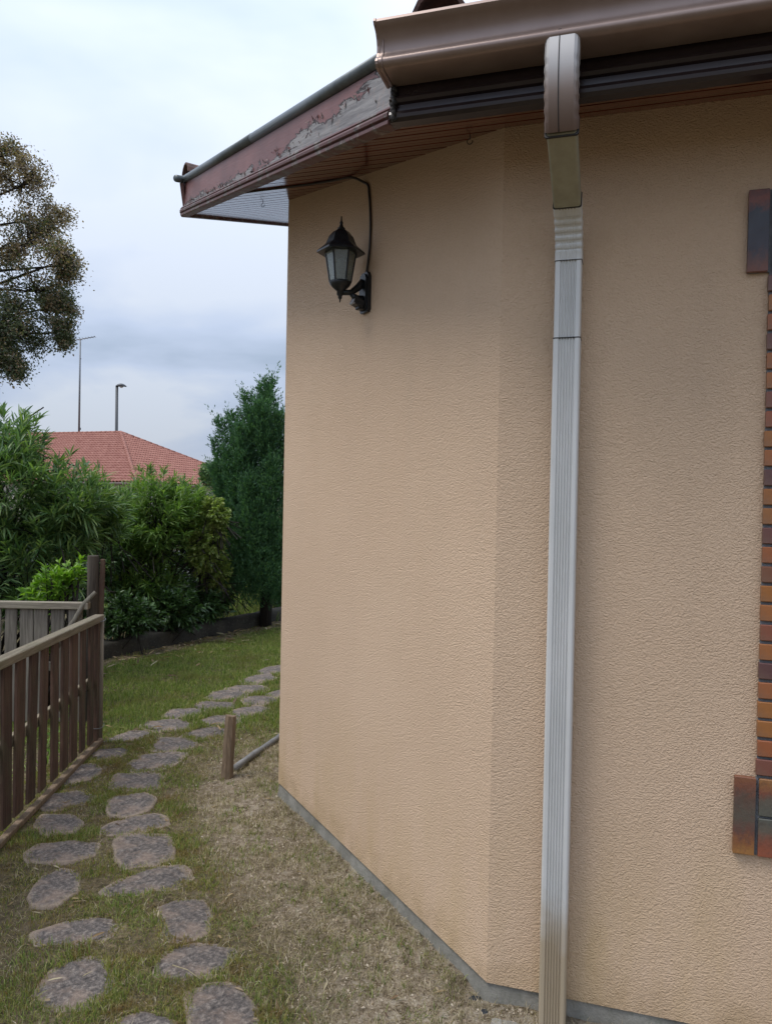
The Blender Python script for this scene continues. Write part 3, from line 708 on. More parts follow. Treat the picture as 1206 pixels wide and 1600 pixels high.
def hx(r, z, k): a = hexp+k*math.pi/3; return Vector((r*math.cos(a), LY+r*math.sin(a), z))
for k in range(6):
    mb.tube([hx(RB, ZB, k), hx(RT_, ZT, k)], .0042, n=5, smooth=False)
    mb.tube([hx(RB, ZB, k), hx(RB, ZB, k+1)], .0045, n=5, smooth=False); mb.tube([hx(RT_, ZT, k), hx(RT_, ZT, k+1)], .005, n=5, smooth=False)
mb.build('frame', 'black', lan, fix=True)
for k in range(6):
    f = .965; a, b, c, d = hx(RB*f, ZB+.003, k), hx(RB*f, ZB+.003, k+1), hx(RT_*f, ZT-.002, k+1), hx(RT_*f, ZT-.002, k)
    n_ = (b-a).cross(d-a).normalized()*.002
    V = [a, b, c, d, a+n_, b+n_, c+n_, d+n_]
    MB().add(V, [(0, 3, 2, 1), (4, 5, 6, 7), (0, 1, 5, 4), (1, 2, 6, 5), (2, 3, 7, 6), (3, 0, 4, 7)]).build('pane', 'glass', lan, fix=True)
mb = MB(); mb.lathe([(.045, zr(2.499)), (.048, zr(2.493)), (.038, zr(2.480)), (.022, zr(2.466)), (.015, zr(2.460)), (.015, zr(2.446)), (.009, zr(2.440)), (.009, zr(2.432)), (.0035, zr(2.426)), (.0025, zr(2.414))], (0, LY, 0), 8)
mb.build('base_cup', 'black', lan, fix=True)
mb = MB(); mb.lathe([(.014, zr(2.50)), (.014, zr(2.53)), (.012, zr(2.532)), (.020, zr(2.548)), (.023, zr(2.565)), (.019, zr(2.583)), (.008, zr(2.592))], (0, LY, 0), 12)
mb.build('bulb', 'bulb', lan, fix=True)
mb = MB(); pl = [(-.030, -.082), (.030, -.082), (.037, -.072), (.037, .066), (.024, .085), (-.024, .085), (-.037, .066), (-.037, -.072)]
mb.prism([(a, b) for a, b in pl], 0.0, .016, axis=1); mb.prism([(a*.8, b*.88) for a, b in pl], .016, .024, axis=1)
mb.build('backplate', 'black', lan, fix=True)
mb = MB(); mb.tube([(0, .02, .045), (0, .045, .018), (0, .075, -.006), (0, LY, -.014)], [.017, .015, .0125, .011], n=8)
mb.tube([(0, .02, -.03), (0, .05, -.028), (0, .075, -.012)], [.02, .016, .010], n=8)
mb.build('arm', 'black', lan, fix=True)
mb = MB(); mb.box((-.004, .047, -.045), (.044, .045, .034), Matrix.Rotation(.35, 3, 'X'), .004); mb.box((-.004, .032, -.064), (.032, .034, .020), None, .004)
ms = mb.build('motion_sensor', 'black', lan, fix=True)
MB().box((-.010, .070, -.046), (.030, .010, .024), Matrix.Rotation(.5, 3, 'X'), .003).build('sensor_lens', 'sensor', ms)
# feed cable: up the wall, bending onto the soffit, then along a board joint
def wl(s_, z, o_=.006): return HW((-s_*.70711-o_*.70711, s_*.70711-o_*.70711, z))
cp_ = [wl(.945, 2.552), wl(.930, 2.60), wl(.918, 2.66), wl(.915, 2.75), wl(.925, 2.84), wl(.935, 2.885), wl(.945, 2.92), wl(.985, 2.948, .010)]
cp_ += [HW((-.76, .690, zs(.69)-.005)), HW((-.87, .735, zs(.735)-.005)), HW((-1.02, .775, zs(.775)-.004)), HW((-1.25, .80, zs(.80)-.003)), HW((-1.355, .82, zs(.82)-.003))]
base = cp_[0].copy(); pts = [p-base for p in cp_]
def smooth_path(P, k=5):
    out = []
    for i in range(len(P)-1):
        p0, p1, p2, p3 = P[max(i-1, 0)], P[i], P[i+1], P[min(i+2, len(P)-1)]
        for j in range(k):
            t = j/k; out.append(.5*((2*p1)+(p2-p0)*t+(2*p0-5*p1+4*p2-p3)*t*t+(3*p1-p0-3*p2+p3)*t**3))
    return out+[P[-1]]
o = MB().tube(smooth_path(pts), .0052, n=7).build('cable', 'cable', loc=base)
tag(o, 'dark cable running up the peach wall from the lantern and along the soffit', 'cable')
# ================================================================ GROUND, PATH, GRASS
ST = [  # flagstones: outlines traced to the ground plane, (photo pixels of an enlarged view: /2.666, +1000)
 [(150,1480),(200,1390),(300,1330),(430,1330),(470,1400),(440,1500),(300,1550),(190,1540)],
 [(140,1215),(250,1180),(440,1150),(490,1180),(460,1240),(300,1275),(160,1275)],
 [(125,1060),(170,990),(250,955),(330,965),(325,1040),(230,1100),(150,1090)],
 [(115,880),(160,850),(330,835),(405,845),(400,890),(290,920),(140,920)],
 [(150,770),(190,725),(300,725),(340,760),(300,800),(190,805)],
 [(170,680),(200,645),(330,632),(390,650),(380,675),(260,700),(185,700)],
 [(265,600),(300,530),(400,520),(420,545),(380,575),(300,600)],
 [(380,470),(420,450),(520,448),(540,465),(500,485),(410,495)],
 [(430,418),(500,395),(540,380),(610,375),(640,390),(600,412),(520,428)],
 [(590,365),(620,340),(740,330),(800,350),(780,375),(660,385)],
 [(680,315),(720,290),(800,283),(850,295),(810,320),(730,330)],
 [(800,275),(850,255),(960,255),(985,275),(900,292),(820,288)],
 [(860,240),(890,215),(960,208),(1030,220),(1000,240),(910,252)],
 [(945,200),(990,188),(1100,190),(1110,210),(1040,222),(960,212)],
 [(1010,165),(1050,150),(1130,140),(1150,160),(1080,182),(1020,180)],
 [(1075,130),(1110,115),(1170,108),(1185,138),(1100,145)],
 [(780,1480),(880,1440),(990,1440),(1060,1530),(1100,1640),(800,1640)],
 [(650,1330),(740,1275),(900,1265),(985,1290),(960,1350),(880,1410),(700,1425),(650,1390)],
 [(655,1110),(770,1075),(860,1090),(880,1160),(850,1230),(740,1260),(690,1230)],
 [(440,1040),(520,990),(640,950),(760,940),(790,990),(720,1040),(560,1065),(470,1065)],
 [(490,900),(495,830),(600,810),(700,820),(715,900),(640,935),(530,940)],
 [(415,790),(470,760),(600,728),(670,728),(685,770),(600,800),(450,810)],
 [(450,680),(480,650),(600,640),(640,660),(620,700),(520,735),(460,720)],
 [(455,600),(490,565),(620,555),(680,570),(670,615),(560,628),(470,622)],
 [(530,520),(590,480),(700,468),(770,480),(740,515),(640,545),(560,545)],
 [(625,440),(670,410),(770,408),(830,430),(780,455),(700,468),(640,460)],
 [(765,400),(810,370),(900,358),(960,370),(920,400),(840,412)],
 [(820,340),(870,320),(945,315),(1000,330),(960,355),(870,358)],
 [(960,300),(1000,280),(1080,270),(1125,285),(1070,310),(990,322)],
 [(1010,250),(1050,235),(1130,235),(1160,250),(1090,272),(1030,268)],
 [(1100,225),(1140,215),(1175,210),(1210,225),(1160,242)],
 [(500,1580),(600,1550),(720,1580),(730,1640),(480,1640)]]
SP = [[ground_at(x/2.666, 1000+y/2.666) for x, y in p] for p in ST]
# the path goes on round the house, where the camera does not see it
nx_ = random.Random(4)
for k in range(10):
    for sd in (0, 1):
        c = Vector((-1.0+k*.42+(.12 if sd else -.10), 11.1+k*.62-(.55 if sd else 0), 0)); rr_ = .2
        SP.append([c+Vector((math.cos(a)*rr_*nx_.uniform(.8, 1.15), math.sin(a)*rr_*nx_.uniform(.8, 1.15), 0)) for a in [i*math.pi/3.5 for i in range(7)]])
SCEN = [sum((p for p in P), Vector())/len(P) for P in SP]
def seg_in(polys, X, Y, grow=0.0):
    m_ = np.zeros(X.shape, bool)
    for P, c in zip(polys, SCEN):
        r = max((p-c).length for p in P)+.05
        sel = (abs(X-c.x) < r) & (abs(Y-c.y) < r)
        if not sel.any(): continue
        x = X[sel]; y = Y[sel]; ins = np.zeros(x.shape, bool)
        Q = [(c.x+(p.x-c.x)*(1+grow), c.y+(p.y-c.y)*(1+grow)) for p in P]
        for (x0, y0), (x1, y1) in zip(Q, Q[1:]+Q[:1]):
            cnd = (y0 > y) != (y1 > y)
            with np.errstate(divide='ignore', invalid='ignore'): xi = (x1-x0)*(y-y0)/(y1-y0+1e-12)+x0
            ins ^= cnd & (x < xi)
        idx = np.where(sel); m_[idx[0][ins] if len(idx) == 1 else (idx[0][ins], idx[1][ins])] = True
    return m_
PC = np.array([(-1.02, 2.0), (-1.02, 2.6), (-1.05, 3.0), (-1.2, 3.6), (-1.25, 4.0), (-1.32, 4.5), (-1.34, 5.1), (-1.28, 5.8), (-1.2, 6.5), (-1.15, 7.2), (-1.0, 8.0), (-.9, 8.8), (-.8, 9.6), (-.6, 10.6), (3, 16)])
# centre line from the stones themselves
_a = sorted([(c.y, c.x) for c in SCEN[:32]])
ya = np.array([q[0] for q in _a]); xa = np.array([q[1] for q in _a])
def path_x(y):
    y = np.asarray(y, float); out = np.zeros(y.shape); wsum = np.zeros(y.shape)
    for yy, xx in zip(ya, xa): w_ = np.exp(-((y-yy)/.45)**2)+1e-9; out += w_*xx; wsum += w_
    return out/wsum
W0 = HW((0, 0, 0)); W1 = HW((-CUT, CUT, 0)); W2 = HW((HX, 0, 0))
def seg_d(X, Y, a, b):
    dx, dy = b.x-a.x, b.y-a.y; t = np.clip(((X-a.x)*dx+(Y-a.y)*dy)/(dx*dx+dy*dy), 0, 1); return np.hypot(X-a.x-dx*t, Y-a.y-dy*t)
def sm(x, a, b): t = np.clip((x-a)/(b-a), 0, 1); return t*t*(3-2*t)
def region(X, Y):
    """sandiness and greenness of the ground, 0..1"""
    n = fbm(X*2.3, Y*2.3, 0, 5); n2 = fbm(X*6, Y*6, 3, 4); n3 = fbm(X*15, Y*15, 5, 3)
    right = X-path_x(Y)
    dw = np.minimum(seg_d(X, Y, W0, W1), seg_d(X, Y, W0, W2))
    wallside = sm(right, .34, .62)*(1-sm(Y, 5.0, 5.6))
    sand = wallside*sm(1.35-dw, .1, .8)*(.62+.75*(n2-.5)+.8*(n-.5))
    # the bottom of the picture has more green tufts
    near_green = np.exp(-((X+.45)/.33)**2-((Y-2.55)/.42)**2)
    sand = sand*(1-.75*near_green*sm(n2, .35, .6))
    joint = np.clip(1-np.abs(right)/.6, 0, 1)*.28*sm(n3, .5, .75)
    lawn = np.maximum(sm(Y, 4.9, 5.5)*(1-sm(np.abs(right), .0, .3)*0), sm(-right, .35, .6)*sm(Y, 4.6, 5.2))
    green = np.clip(.42+.9*(n2-.5)+.5*(n-.5)+.32*lawn, 0, 1)
    green = green*(1-.72*wallside*sm(1.3-dw, .0, .7))+.35*near_green
    lw = np.abs(seg_d(X, Y, Vector((-3.5, 6.1, 0)), Vector((-1.2, 10.46, 0))))
    green *= 1-.75*sm(.5-lw, .0, .4)
    return np.clip(sand+joint, 0, 1), np.clip(green, 0, 1), wallside, lawn, dw, lw
def gh(X, Y):
    return (fbm(X*1.3, Y*1.3, 1, 3)-.5)*.030+(fbm(X*9, Y*9, 4, 3)-.5)*.022-.004+.024*np.exp(-np.minimum(seg_d(X, Y, W0, W1), seg_d(X, Y, W0, W2))/.11)
def axis_vals(lo, hi, step, far):
    a = list(np.arange(lo, hi, step)); s = step; x = a[-1]
    while x < far: s *= 1.35; x += s; a.append(x)
    s = step; x = a[0]; b = []
    while x > -far: s *= 1.35; x -= s; b.append(x)
    return np.array(b[::-1]+a)
gx = axis_vals(-4.2, 2.6, .035, 900); gy = axis_vals(.8, 11.5, .035, 1200)
GX, GY = np.meshgrid(gx, gy); nxg, nyg = len(gx), len(gy)
fade = np.exp(-np.maximum(0, np.hypot(GX, GY-5)-9)/8)
GZ = gh(GX, GY)*fade-.012*(1-fade)
ins = seg_in(SP, GX.ravel(), GY.ravel(), .0).reshape(GX.shape); GZ[ins] = np.minimum(GZ[ins], -.014)
sand, green, *_r = region(GX, GY)
idx = np.arange(nxg*nyg).reshape(nyg, nxg)
F = np.stack([idx[:-1, :-1], idx[:-1, 1:], idx[1:, 1:], idx[1:, :-1]], -1).reshape(-1, 4)
me = np_mesh('ground', np.stack([GX, GY, GZ], -1).reshape(-1, 3), F, True)
ca = me.color_attributes.new('region', 'FLOAT_COLOR', 'POINT')
cc = np.zeros((nxg*nyg, 4), np.float32); cc[:, 0] = sand.ravel(); cc[:, 1] = green.ravel(); cc[:, 3] = 1; ca.data.foreach_set('color', cc.ravel())
tag(link('ground', me, 'ground'), kind='structure')
# paving stones
path = thing('path', None, None, kind='structure')
for P, c in zip(SP, SCEN):
    n = len(P); pts = []
    for i in range(n):                                   # rounded, then roughened outline
        a, b, d = P[i-1], P[i], P[(i+1) % n]
        for t in (.28, .72): 
            p = b.lerp(a, .12) if t < .5 else b.lerp(d, .12)
            pts.append(p)
    fine = []
    for i in range(len(pts)):
        a, b = pts[i], pts[(i+1) % len(pts)]; k = max(2, int((b-a).length/.035))
        for j in range(k):
            p = a.lerp(b, j/k); q = (p-c); f_ = 1.19+(float(fbm(p.x*9+3, p.y*9, 2, 2))-.5)*.22+(float(fbm(p.x*30+3, p.y*30, 4, 3))-.5)*.22; fine.append(c+q*f_)
    m_ = len(fine); tz = random.uniform(-.001, .004); tl = (random.uniform(-.02, .02), random.uniform(-.02, .02)); V = []; ed = []
    for (sc_, z, e_) in ((1.0, -.03, 1), (1.0, tz-.010, 1), (.955, tz-.002, .85), (.86, tz, .45), (.6, tz+.001, .1), (.3, tz, 0)):
        for p in fine:
            q = (p-c)*sc_; zz = z+q.x*tl[0]+q.y*tl[1]+((float(fbm((c.x+q.x)*14, (c.y+q.y)*14, 6, 4))-.5)*.014 if e_ < 1 else 0)
            V.append((q.x, q.y, zz)); ed.append(e_)
    V.append((0, 0, tz)); ed.append(0)
    F = [(r*m_+i, r*m_+(i+1) % m_, (r+1)*m_+(i+1) % m_, (r+1)*m_+i) for r in range(5) for i in range(m_)]+[(5*m_+i, 5*m_+(i+1) % m_, 6*m_) for i in range(m_)]
    mb = MB(); mb.add(V, F, True); me = mb.mesh('paving_stone'); at = me.attributes.new('edge', 'FLOAT', 'POINT'); at.data.foreach_set('value', np.array(ed, np.float32))
    link('paving_stone', me, 'paving', path, loc=(c.x, c.y, 0))
# grass
def scatter(n, x0, x1, y0, y1, pw=1.0):
    y = y0+(y1-y0)*RNG.random(n)**pw; x = RNG.uniform(x0, x1, n); return x, y
def in_house(x, y):
    c, s_ = math.cos(-HRZ), math.sin(-HRZ); lx = (x-HC.x)*c-(y-HC.y)*s_; ly = (x-HC.x)*s_+(y-HC.y)*c
    return (ly > -.008) & (lx > -CUT-.0) & (lx+ly > -.012)
def in_view(x, y, mrg=.25):
    return (x > -.52*y-mrg) & (x < .45*y+.5)
def low_wall_side(x, y):                                    # True on the path side of the low wall
    return (x-(-2.755))*.884-(y-7.52)*.467 > .02
def place(n, box, dens, H, Wd, lean, name, mat, grow=-.07, pw=1.0):
    x, y = scatter(n, *box, pw); k = in_view(x, y) & ~in_house(x, y) & low_wall_side(x, y); x, y = x[k], y[k]
    reg = region(x, y); p = dens(x, y, *reg); k = RNG.random(len(x)) < p; x, y = x[k], y[k]
    k = ~seg_in(SP, x, y, grow); x, y = x[k], y[k]
    z = gh(x, y)-.003; h = H(x, y, len(x)); P = np.stack([x, y, z], 1)
    o = link(name, blades_mesh(name, P, h, Wd*RNG.uniform(.6, 1.4, len(x))*(1+0.10*(y-3)), lean), mat); tag(o, kind='stuff'); return o
tuft = lambda x, y, k: fbm(x*7, y*7, k, 3)
o = place(330000, (-3.4, .9, 4.3, 11.5), lambda x, y, s, g, ws, lw_, dw, l: lw_*(1-ws)*np.clip(.25+1.6*(g-.25), 0, 1)*np.where(l < .28, .25, 1.0),
      lambda x, y, n: RNG.uniform(.018, .05, n)*(.55+tuft(x, y, 2)), .0034, .55, 'lawn_grass', 'grass', -.06)
o['label'] = 'short green lawn grass beside the flagstone path'; 
o = place(560000, (-2.0, .3, 2.0, 6.4), lambda x, y, s, g, ws, lw_, dw, l: (1-ws*.93)*np.clip(1.5*(g-.18)+.2, 0, 1)*(1-.8*lw_)*(.14+.86*sm(tuft(x, y, 1), .30, .52)),
      lambda x, y, n: RNG.uniform(.006, .020, n)*(.35+1.7*tuft(x, y, 6)**1.6)*1.3, .0023, .8, 'path_moss', 'moss', -.13)
o = place(110000, (-2.0, .4, 2.0, 6.4), lambda x, y, s, g, ws, lw_, dw, l: np.maximum(sm(tuft(x*.8, y*.8, 5), .52, .63)*(g > .2)*(1-ws*.5), ws*.5*sm(tuft(x*1.7, y*1.7, 2), .56, .64)),
      lambda x, y, n: RNG.uniform(.018, .042, n), .0030, .7, 'grass_tufts', 'grass', -.02)
o = place(230000, (-1.6, .9, 2.0, 5.9), lambda x, y, s, g, ws, lw_, dw, l: np.clip(ws*.75+.2, 0, 1)*sm(tuft(x*1.2, y*1.2, 7), .2, .6),
      lambda x, y, n: RNG.uniform(.012, .045, n), .0020, 1.6, 'dry_straw', 'straw', -.02)
# tufts and straw caught along the foot of the wall
_k = 3800; tt = RNG.random(_k)*1.9+RNG.normal(0, .02, _k); off = np.abs(RNG.normal(0, .05, _k))+.014; den = fbm(tt*9, tt*0+3, 1, 3); kk = RNG.random(_k) < sm(den, .25, .75); tt, off = tt[kk], off[kk]
wdx, wdy = (W1.x-W0.x)/(CUT*1.41421), (W1.y-W0.y)/(CUT*1.41421); x = W0.x+wdx*tt-(-wdy)*0+(wdy*-1)*off; y = W0.y+wdy*tt+wdx*off
x = W0.x+wdx*tt-wdy*off; y = W0.y+wdy*tt+wdx*off; k = ~in_house(x, y)
x, y = x[k], y[k]
tag(link('wall_foot_tufts', blades_mesh('wall_foot_tufts', np.stack([x, y, gh(x, y)-.002], 1), RNG.uniform(.010, .036, len(x)), np.full(len(x), .0022), .9), 'straw'), kind='stuff')
# sand grains, crumbs, chips near the wall
def grains(n, name, mat, size, dens):
    x, y = scatter(n, -1.4, 1.2, 2.0, 5.9); k = in_view(x, y) & ~in_house(x, y); x, y = x[k], y[k]; reg = region(x, y); k = RNG.random(len(x)) < dens(*reg); x, y = x[k], y[k]
    P = np.stack([x, y, gh(x, y)+.0005], 1); m_ = len(x); s_ = RNG.lognormal(0, .45, m_)*size; T = np.array([[1, 0, 0], [-.5, .87, 0], [-.5, -.87, 0], [0, 0, 1.1]])
    a = RNG.uniform(0, 6.28, m_); ca_, sa_ = np.cos(a), np.sin(a); V = np.zeros((m_, 4, 3))
    for i in range(4):
        tx = T[i, 0]*s_*RNG.uniform(.6, 1.3, m_); ty = T[i, 1]*s_*RNG.uniform(.6, 1.3, m_); V[:, i, 0] = P[:, 0]+tx*ca_-ty*sa_; V[:, i, 1] = P[:, 1]+tx*sa_+ty*ca_; V[:, i, 2] = P[:, 2]+T[i, 2]*s_*RNG.uniform(.5, 1.1, m_)
    F = (np.arange(m_)*4)[:, None, None]+np.array([[0, 1, 3], [1, 2, 3], [2, 0, 3]])[None]
    tag(link(name, np_mesh(name, V.reshape(-1, 3), F.reshape(-1, 3)), mat), kind='stuff')
grains(60000, 'sand_and_gravel', 'gravel', .0028, lambda s, g, ws, l, dw, lw: ws*(.25+.75*s))
# fallen leaves: thick under the shrubs along the low wall, a few elsewhere
n = 2600; x, y = scatter(n, -3.3, -.2, 5.0, 10.6); reg = region(x, y); k = (RNG.random(n) < np.clip(sm(.9-reg[5], .0, .75)*.95+.012, 0, 1)) & low_wall_side(x, y) & in_view(x, y); x, y = x[k], y[k]
x2, y2 = scatter(240, -2.0, .3, 2.2, 5.4); x = np.concatenate([x, x2]); y = np.concatenate([y, y2]); k = ~in_house(x, y); x, y = x[k], y[k]; m_ = len(x)
a = RNG.uniform(0, 6.28, m_); big = np.where(y > 5.2, 1.0, .42)
P = np.stack([x, y, gh(x, y)+.018*np.where(y > 5.2, 1, .4)], 1); D = np.stack([np.cos(a), np.sin(a), RNG.normal(0, .2, m_)], 1)
o = link('fallen_leaves', leaves_mesh('fallen_leaves', P, D, RNG.uniform(.05, .13, m_)*big, RNG.uniform(.012, .022, m_)*big, .3, .05), 'dead_leaf'); tag(o, kind='stuff')

# small solid things on the near ground
def pixg(x, y, z=0): return ground_at(x, y, z)
sb = pixg(355, 1213); st_top = at_depth(361, 1118, (sb-EYE).dot(FW)+.02)
stake = thing('wooden_stake', 'short square weathered wooden stake standing at the end of the grey edging', 'stake', sb)
h = st_top-sb; X = Vector((.036, .006, 0)); Y = Vector((-.005, .030, 0))
V = []
for (t, s_) in ((-.25, 1.0), (0, 1.02), (.3, .98), (.62, .99), (.93, .93), (1.0, .86)):
    for k in range(8):
        a = k*math.pi/4+.4; e_ = 1+.10*math.cos(4*a)
        p = h*t+X*s_*math.cos(a)*e_+Y*s_*math.sin(a)*e_; V.append((p.x, p.y, p.z+(random.uniform(-.006, .006) if t == 1.0 else 0)))
F = [(r*8+i, r*8+(i+1) % 8, (r+1)*8+(i+1) % 8, (r+1)*8+i) for r in range(5) for i in range(8)]+[tuple(40+i for i in range(8))]
MB().add(V, F).build('post', 'stake', stake)
e0 = pixg(366, 1204); e1 = pixg(432, 1156)
d_ = (e1-e0).normalized(); e1 = e1+d_*.45
pts = [e0.lerp(e1, t)+Vector((0, 0, .010+.004*math.sin(t*9))) for t in [i/14 for i in range(15)]]
o = MB().tube([p-e0 for p in pts], [.019+.002*math.sin(i*2.1) for i in range(15)], n=12).build('garden_edging', 'edging', loc=e0)
tag(o, 'grey rounded concrete edging strip lying between the stake and the house wall', 'edging')
# concrete pad and crumbs at the foot of the downpipe
pc = HW((.17, -.135, 0)); mb = MB(); V = []
for z, s_ in ((-.05, 1.0), (.012, 1.0), (.018, .96)):
    for k in range(16):
        a = 2*math.pi*k/16; r = (1.0/max(abs(math.cos(a)), abs(math.sin(a))))*(.92+.05*math.sin(3*a+1)+.04*math.sin(7*a)); V.append((math.cos(a)*.15*r*s_, math.sin(a)*.075*r*s_, z))
V.append((0, 0, .016)); F = [(r*16+i, r*16+(i+1) % 16, (r+1)*16+(i+1) % 16, (r+1)*16+i) for r in range(2) for i in range(16)]+[(32+i, 32+(i+1) % 16, 48) for i in range(16)]
o = MB().add(V, F).build('concrete_pad', 'plinth', loc=pc, rot=(0, 0, HRZ)); tag(o, 'dark concrete pad on the ground at the foot of the downpipe', 'concrete pad')
for (px, py, s_, lb) in ((745, 1562, .022, 'larger dark chip of slate lying in the dirt by the house corner'), (757, 1582, .016, 'smaller dark chip of slate nearer the concrete pad')):
    c = pixg(px, py, .012); mb = MB(); V = [(math.cos(a)*s_*random.uniform(.45, 1.5), math.sin(a)*s_*.6*random.uniform(.5, 1.3), random.uniform(0, .002)) for a in [k*1.05 for k in range(6)]]
    V2 = [(x*.8, y*.8, z+.005) for x, y, z in V]; mb.add(V+V2, [(6, 7, 8, 9, 10, 11)]+[(i, (i+1) % 6, 6+(i+1) % 6, 6+i) for i in range(6)])
    tag(mb.build('slate_chip', 'blue_dark_tile', loc=c), lb, 'stone chip')
tw0 = pixg(270, 1508, .022); tw1 = pixg(312, 1529, .018)
o = MB().tube([Vector((0, 0, 0)), (tw1-tw0)*.5+Vector((.004, .006, .003)), tw1-tw0], [.0018, .0016, .001], n=5).build('twig', 'straw', loc=tw0)
tag(o, 'pale dry twig lying across a flagstone in the foreground', 'twig')

# ================================================================ FENCES, POSTS, LOW WALL
F0 = Vector((-1.744, 3.563, 0)); frz = math.atan2(.095, 1.40)
pf = thing('picket_fence', 'brown weathered picket fence beside the flagstone path', 'fence', F0, frz)
rf = random.Random(21)
ys = [-1.40+.155*k for k in range(18)]
for y in ys:
    if y > 1.28: break
    w_ = rf.uniform(.082, .102); mb = MB(); th = .014
    zt = .805; mb.box((0, 0, 0), (th, w_, zt-.045), ch=.002)
    o = mb.build('picket', 'picket', pf, loc=(0, y+rf.uniform(-.008, .008), (zt+.045)/2), rot=(rf.uniform(-.010, .010), rf.uniform(-.01, .01), rf.uniform(-.05, .05)))
MB().box((0, 0, 0), (.062, 2.94, .042), ch=.004).build('top_rail', 'rail_x', pf, loc=(-.004, -.05, .826), rot=(-.012, 0, 0))
MB().box((0, 0, 0), (.028, 2.86, .055), ch=.003).build('lower_rail', 'rail_x', pf, loc=(-.027, -.05, .412))
MB().box((0, 0, 0), (.035, 2.86, .030), ch=.004).build('base_board', 'stake', pf, loc=(.022, -.04, .018))
MB().box((0, 0, 0), (.055, .052, .86), ch=.004).build('end_post', 'picket', pf, loc=(-.012, 1.345, .39))
MB().tube([(0, 0, 0), (0, 0, .82)], .019, n=10).build('end_pole', 'grey_wood', pf, loc=(.010, 1.405, 0))
mb = MB()
for z in (.115, .80):
    mb.tube([(.0+.045*math.cos(a), 1.375+.062*math.sin(a), z+.004*math.sin(2*a)) for a in [k*math.pi/8 for k in range(17)]], .0022, n=5)
mb.build('wire_tie', 'steel', pf)
# back fence, across the end of the enclosure
bx = at_depth(133, 950, 5.35); bf = thing('board_fence', 'grey weathered board fence running off behind the picket fence', 'fence', (bx.x, bx.y, 0), R_(1.5))
k = 0; x = -.02
while x > -2.6:
    w_ = rf.uniform(.074, .092)
    mb = MB(); mb.box((0, 0, 0), (w_, .018, .80), ch=.002)
    mb.build('board', 'grey_wood', bf, loc=(x-w_/2, rf.uniform(-.006, .006), .42), rot=(0, rf.uniform(-.012, .012), rf.uniform(-.06, .06))); x -= w_+rf.choice((.004, .006, .012, .03))
MB().box((0, 0, 0), (2.66, .058, .048), ch=.004).build('top_rail', 'rail_y', bf, loc=(-1.30, -.002, .832))
MB().box((0, 0, 0), (2.60, .028, .06), ch=.003).build('lower_rail', 'rail_y', bf, loc=(-1.30, .03, .40))
# round post with a leaning branch
pp0 = at_depth(147, 868, 5.42)
rp_ = thing('round_post', 'tall round dark wooden post at the corner where the two fences meet', 'post', (pp0.x, pp0.y, 0))
V = []; pz = pp0.z
mb = MB(); mb.tube([(0, 0, -.2), (.004, 0, pz*.4), (0, 0, pz*.8), (-.003, 0, pz-.006), (-.003, 0, pz)], [.045, .044, .042, .040, .036], n=14); mb.build('post', 'bark', rp_)
MB().box((0, 0, 0), (.026, .03, .55), ch=.003).build('splint', 'picket', rp_, loc=(.056, .01, pz-.30), rot=(0, .02, 0))
b0 = at_depth(150, 925, 5.36); b1 = at_depth(118, 968, 5.30)
o = MB().tube([Vector((0, 0, 0)), (b1-b0)*.5+Vector((-.012, 0, .01)), (b1-b0), (b1-b0)*1.9+Vector((-.02, 0, -.05))], [.014, .018, .019, .02], n=7).build('leaning_branch', 'grey_wood', loc=b0)
tag(o, 'bare grey branch leaning against the round post', 'branch')
# low wall under the hedge
wd = Vector((.467, .884, 0)); wn = Vector((-.884, .467, 0)); wA = Vector((-2.755, 7.52, 0))-wd*2.6; wl_len = 6.4
mb = MB(); V = []; ns = 90
for i in range(ns+1):
    t = wl_len*i/ns
    for (o_, z) in ((0, -.1), (0, .06), (.004, .10), (.012, .135), (.05, .148), (.15, .145), (.17, .135), (.17, -.1)):
        k = float(fbm(t*4+o_*20, z*14, 3, 4))-.5; p = wA+wd*t+wn*(o_+k*.035); V.append((p.x, p.y, z+(k*.03 if z > .1 else 0)))
F = [(i*8+k, i*8+k+1, (i+1)*8+k+1, (i+1)*8+k) for i in range(ns) for k in range(7)]
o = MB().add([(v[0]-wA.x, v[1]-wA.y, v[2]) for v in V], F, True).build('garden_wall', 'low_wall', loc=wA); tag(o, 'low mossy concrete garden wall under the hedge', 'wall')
wf = thing('wire_fence', 'dark wire mesh fence standing behind the low garden wall', 'fence', wA+wn*.62)
for k in range(5):
    p = wd*(k*1.55+.3); MB().tube([(p.x, p.y, .05), (p.x, p.y, 1.15)], .018, n=8).build('post', 'fence_wire', wf)
mb = MB()
for z in [0.24+.1*i for i in range(10)]: mb.tube([(0, 0, z), tuple(wd*wl_len*.5+Vector((0, 0, z-.005))), tuple(wd*wl_len+Vector((0, 0, z)))], .0022, n=3)
for i in range(int(wl_len/.1)): p = wd*(i*.1); mb.tube([(p.x, p.y, .22), (p.x, p.y, 1.15)], .0020, n=3)
tag(mb.build('wire_mesh', 'fence_wire', wf), kind='stuff')
# crumpled plastic behind the pickets
c = pixg(4, 1255); c = Vector((c.x-.25, c.y+.12, 0)); V = []; F = []
for j in range(9):
    for i in range(6):
        k = float(fbm(i*1.3, j*1.1, 2, 3))-.5; V.append((-.12+.05*i+k*.05, k*.16+.02*math.sin(j), .0+.045*j+k*.02))
F = [(j*6+i, j*6+i+1, (j+1)*6+i+1, (j+1)*6+i) for j in range(8) for i in range(5)]
o = MB().add(V, F, True).build('plastic_sheet', 'plastic', loc=c, rot=(0, 0, .3)); md = o.modifiers.new('thick', 'SOLIDIFY'); md.thickness = .002
tag(o, 'crumpled pale blue plastic sheet behind the picket fence', 'plastic sheet')
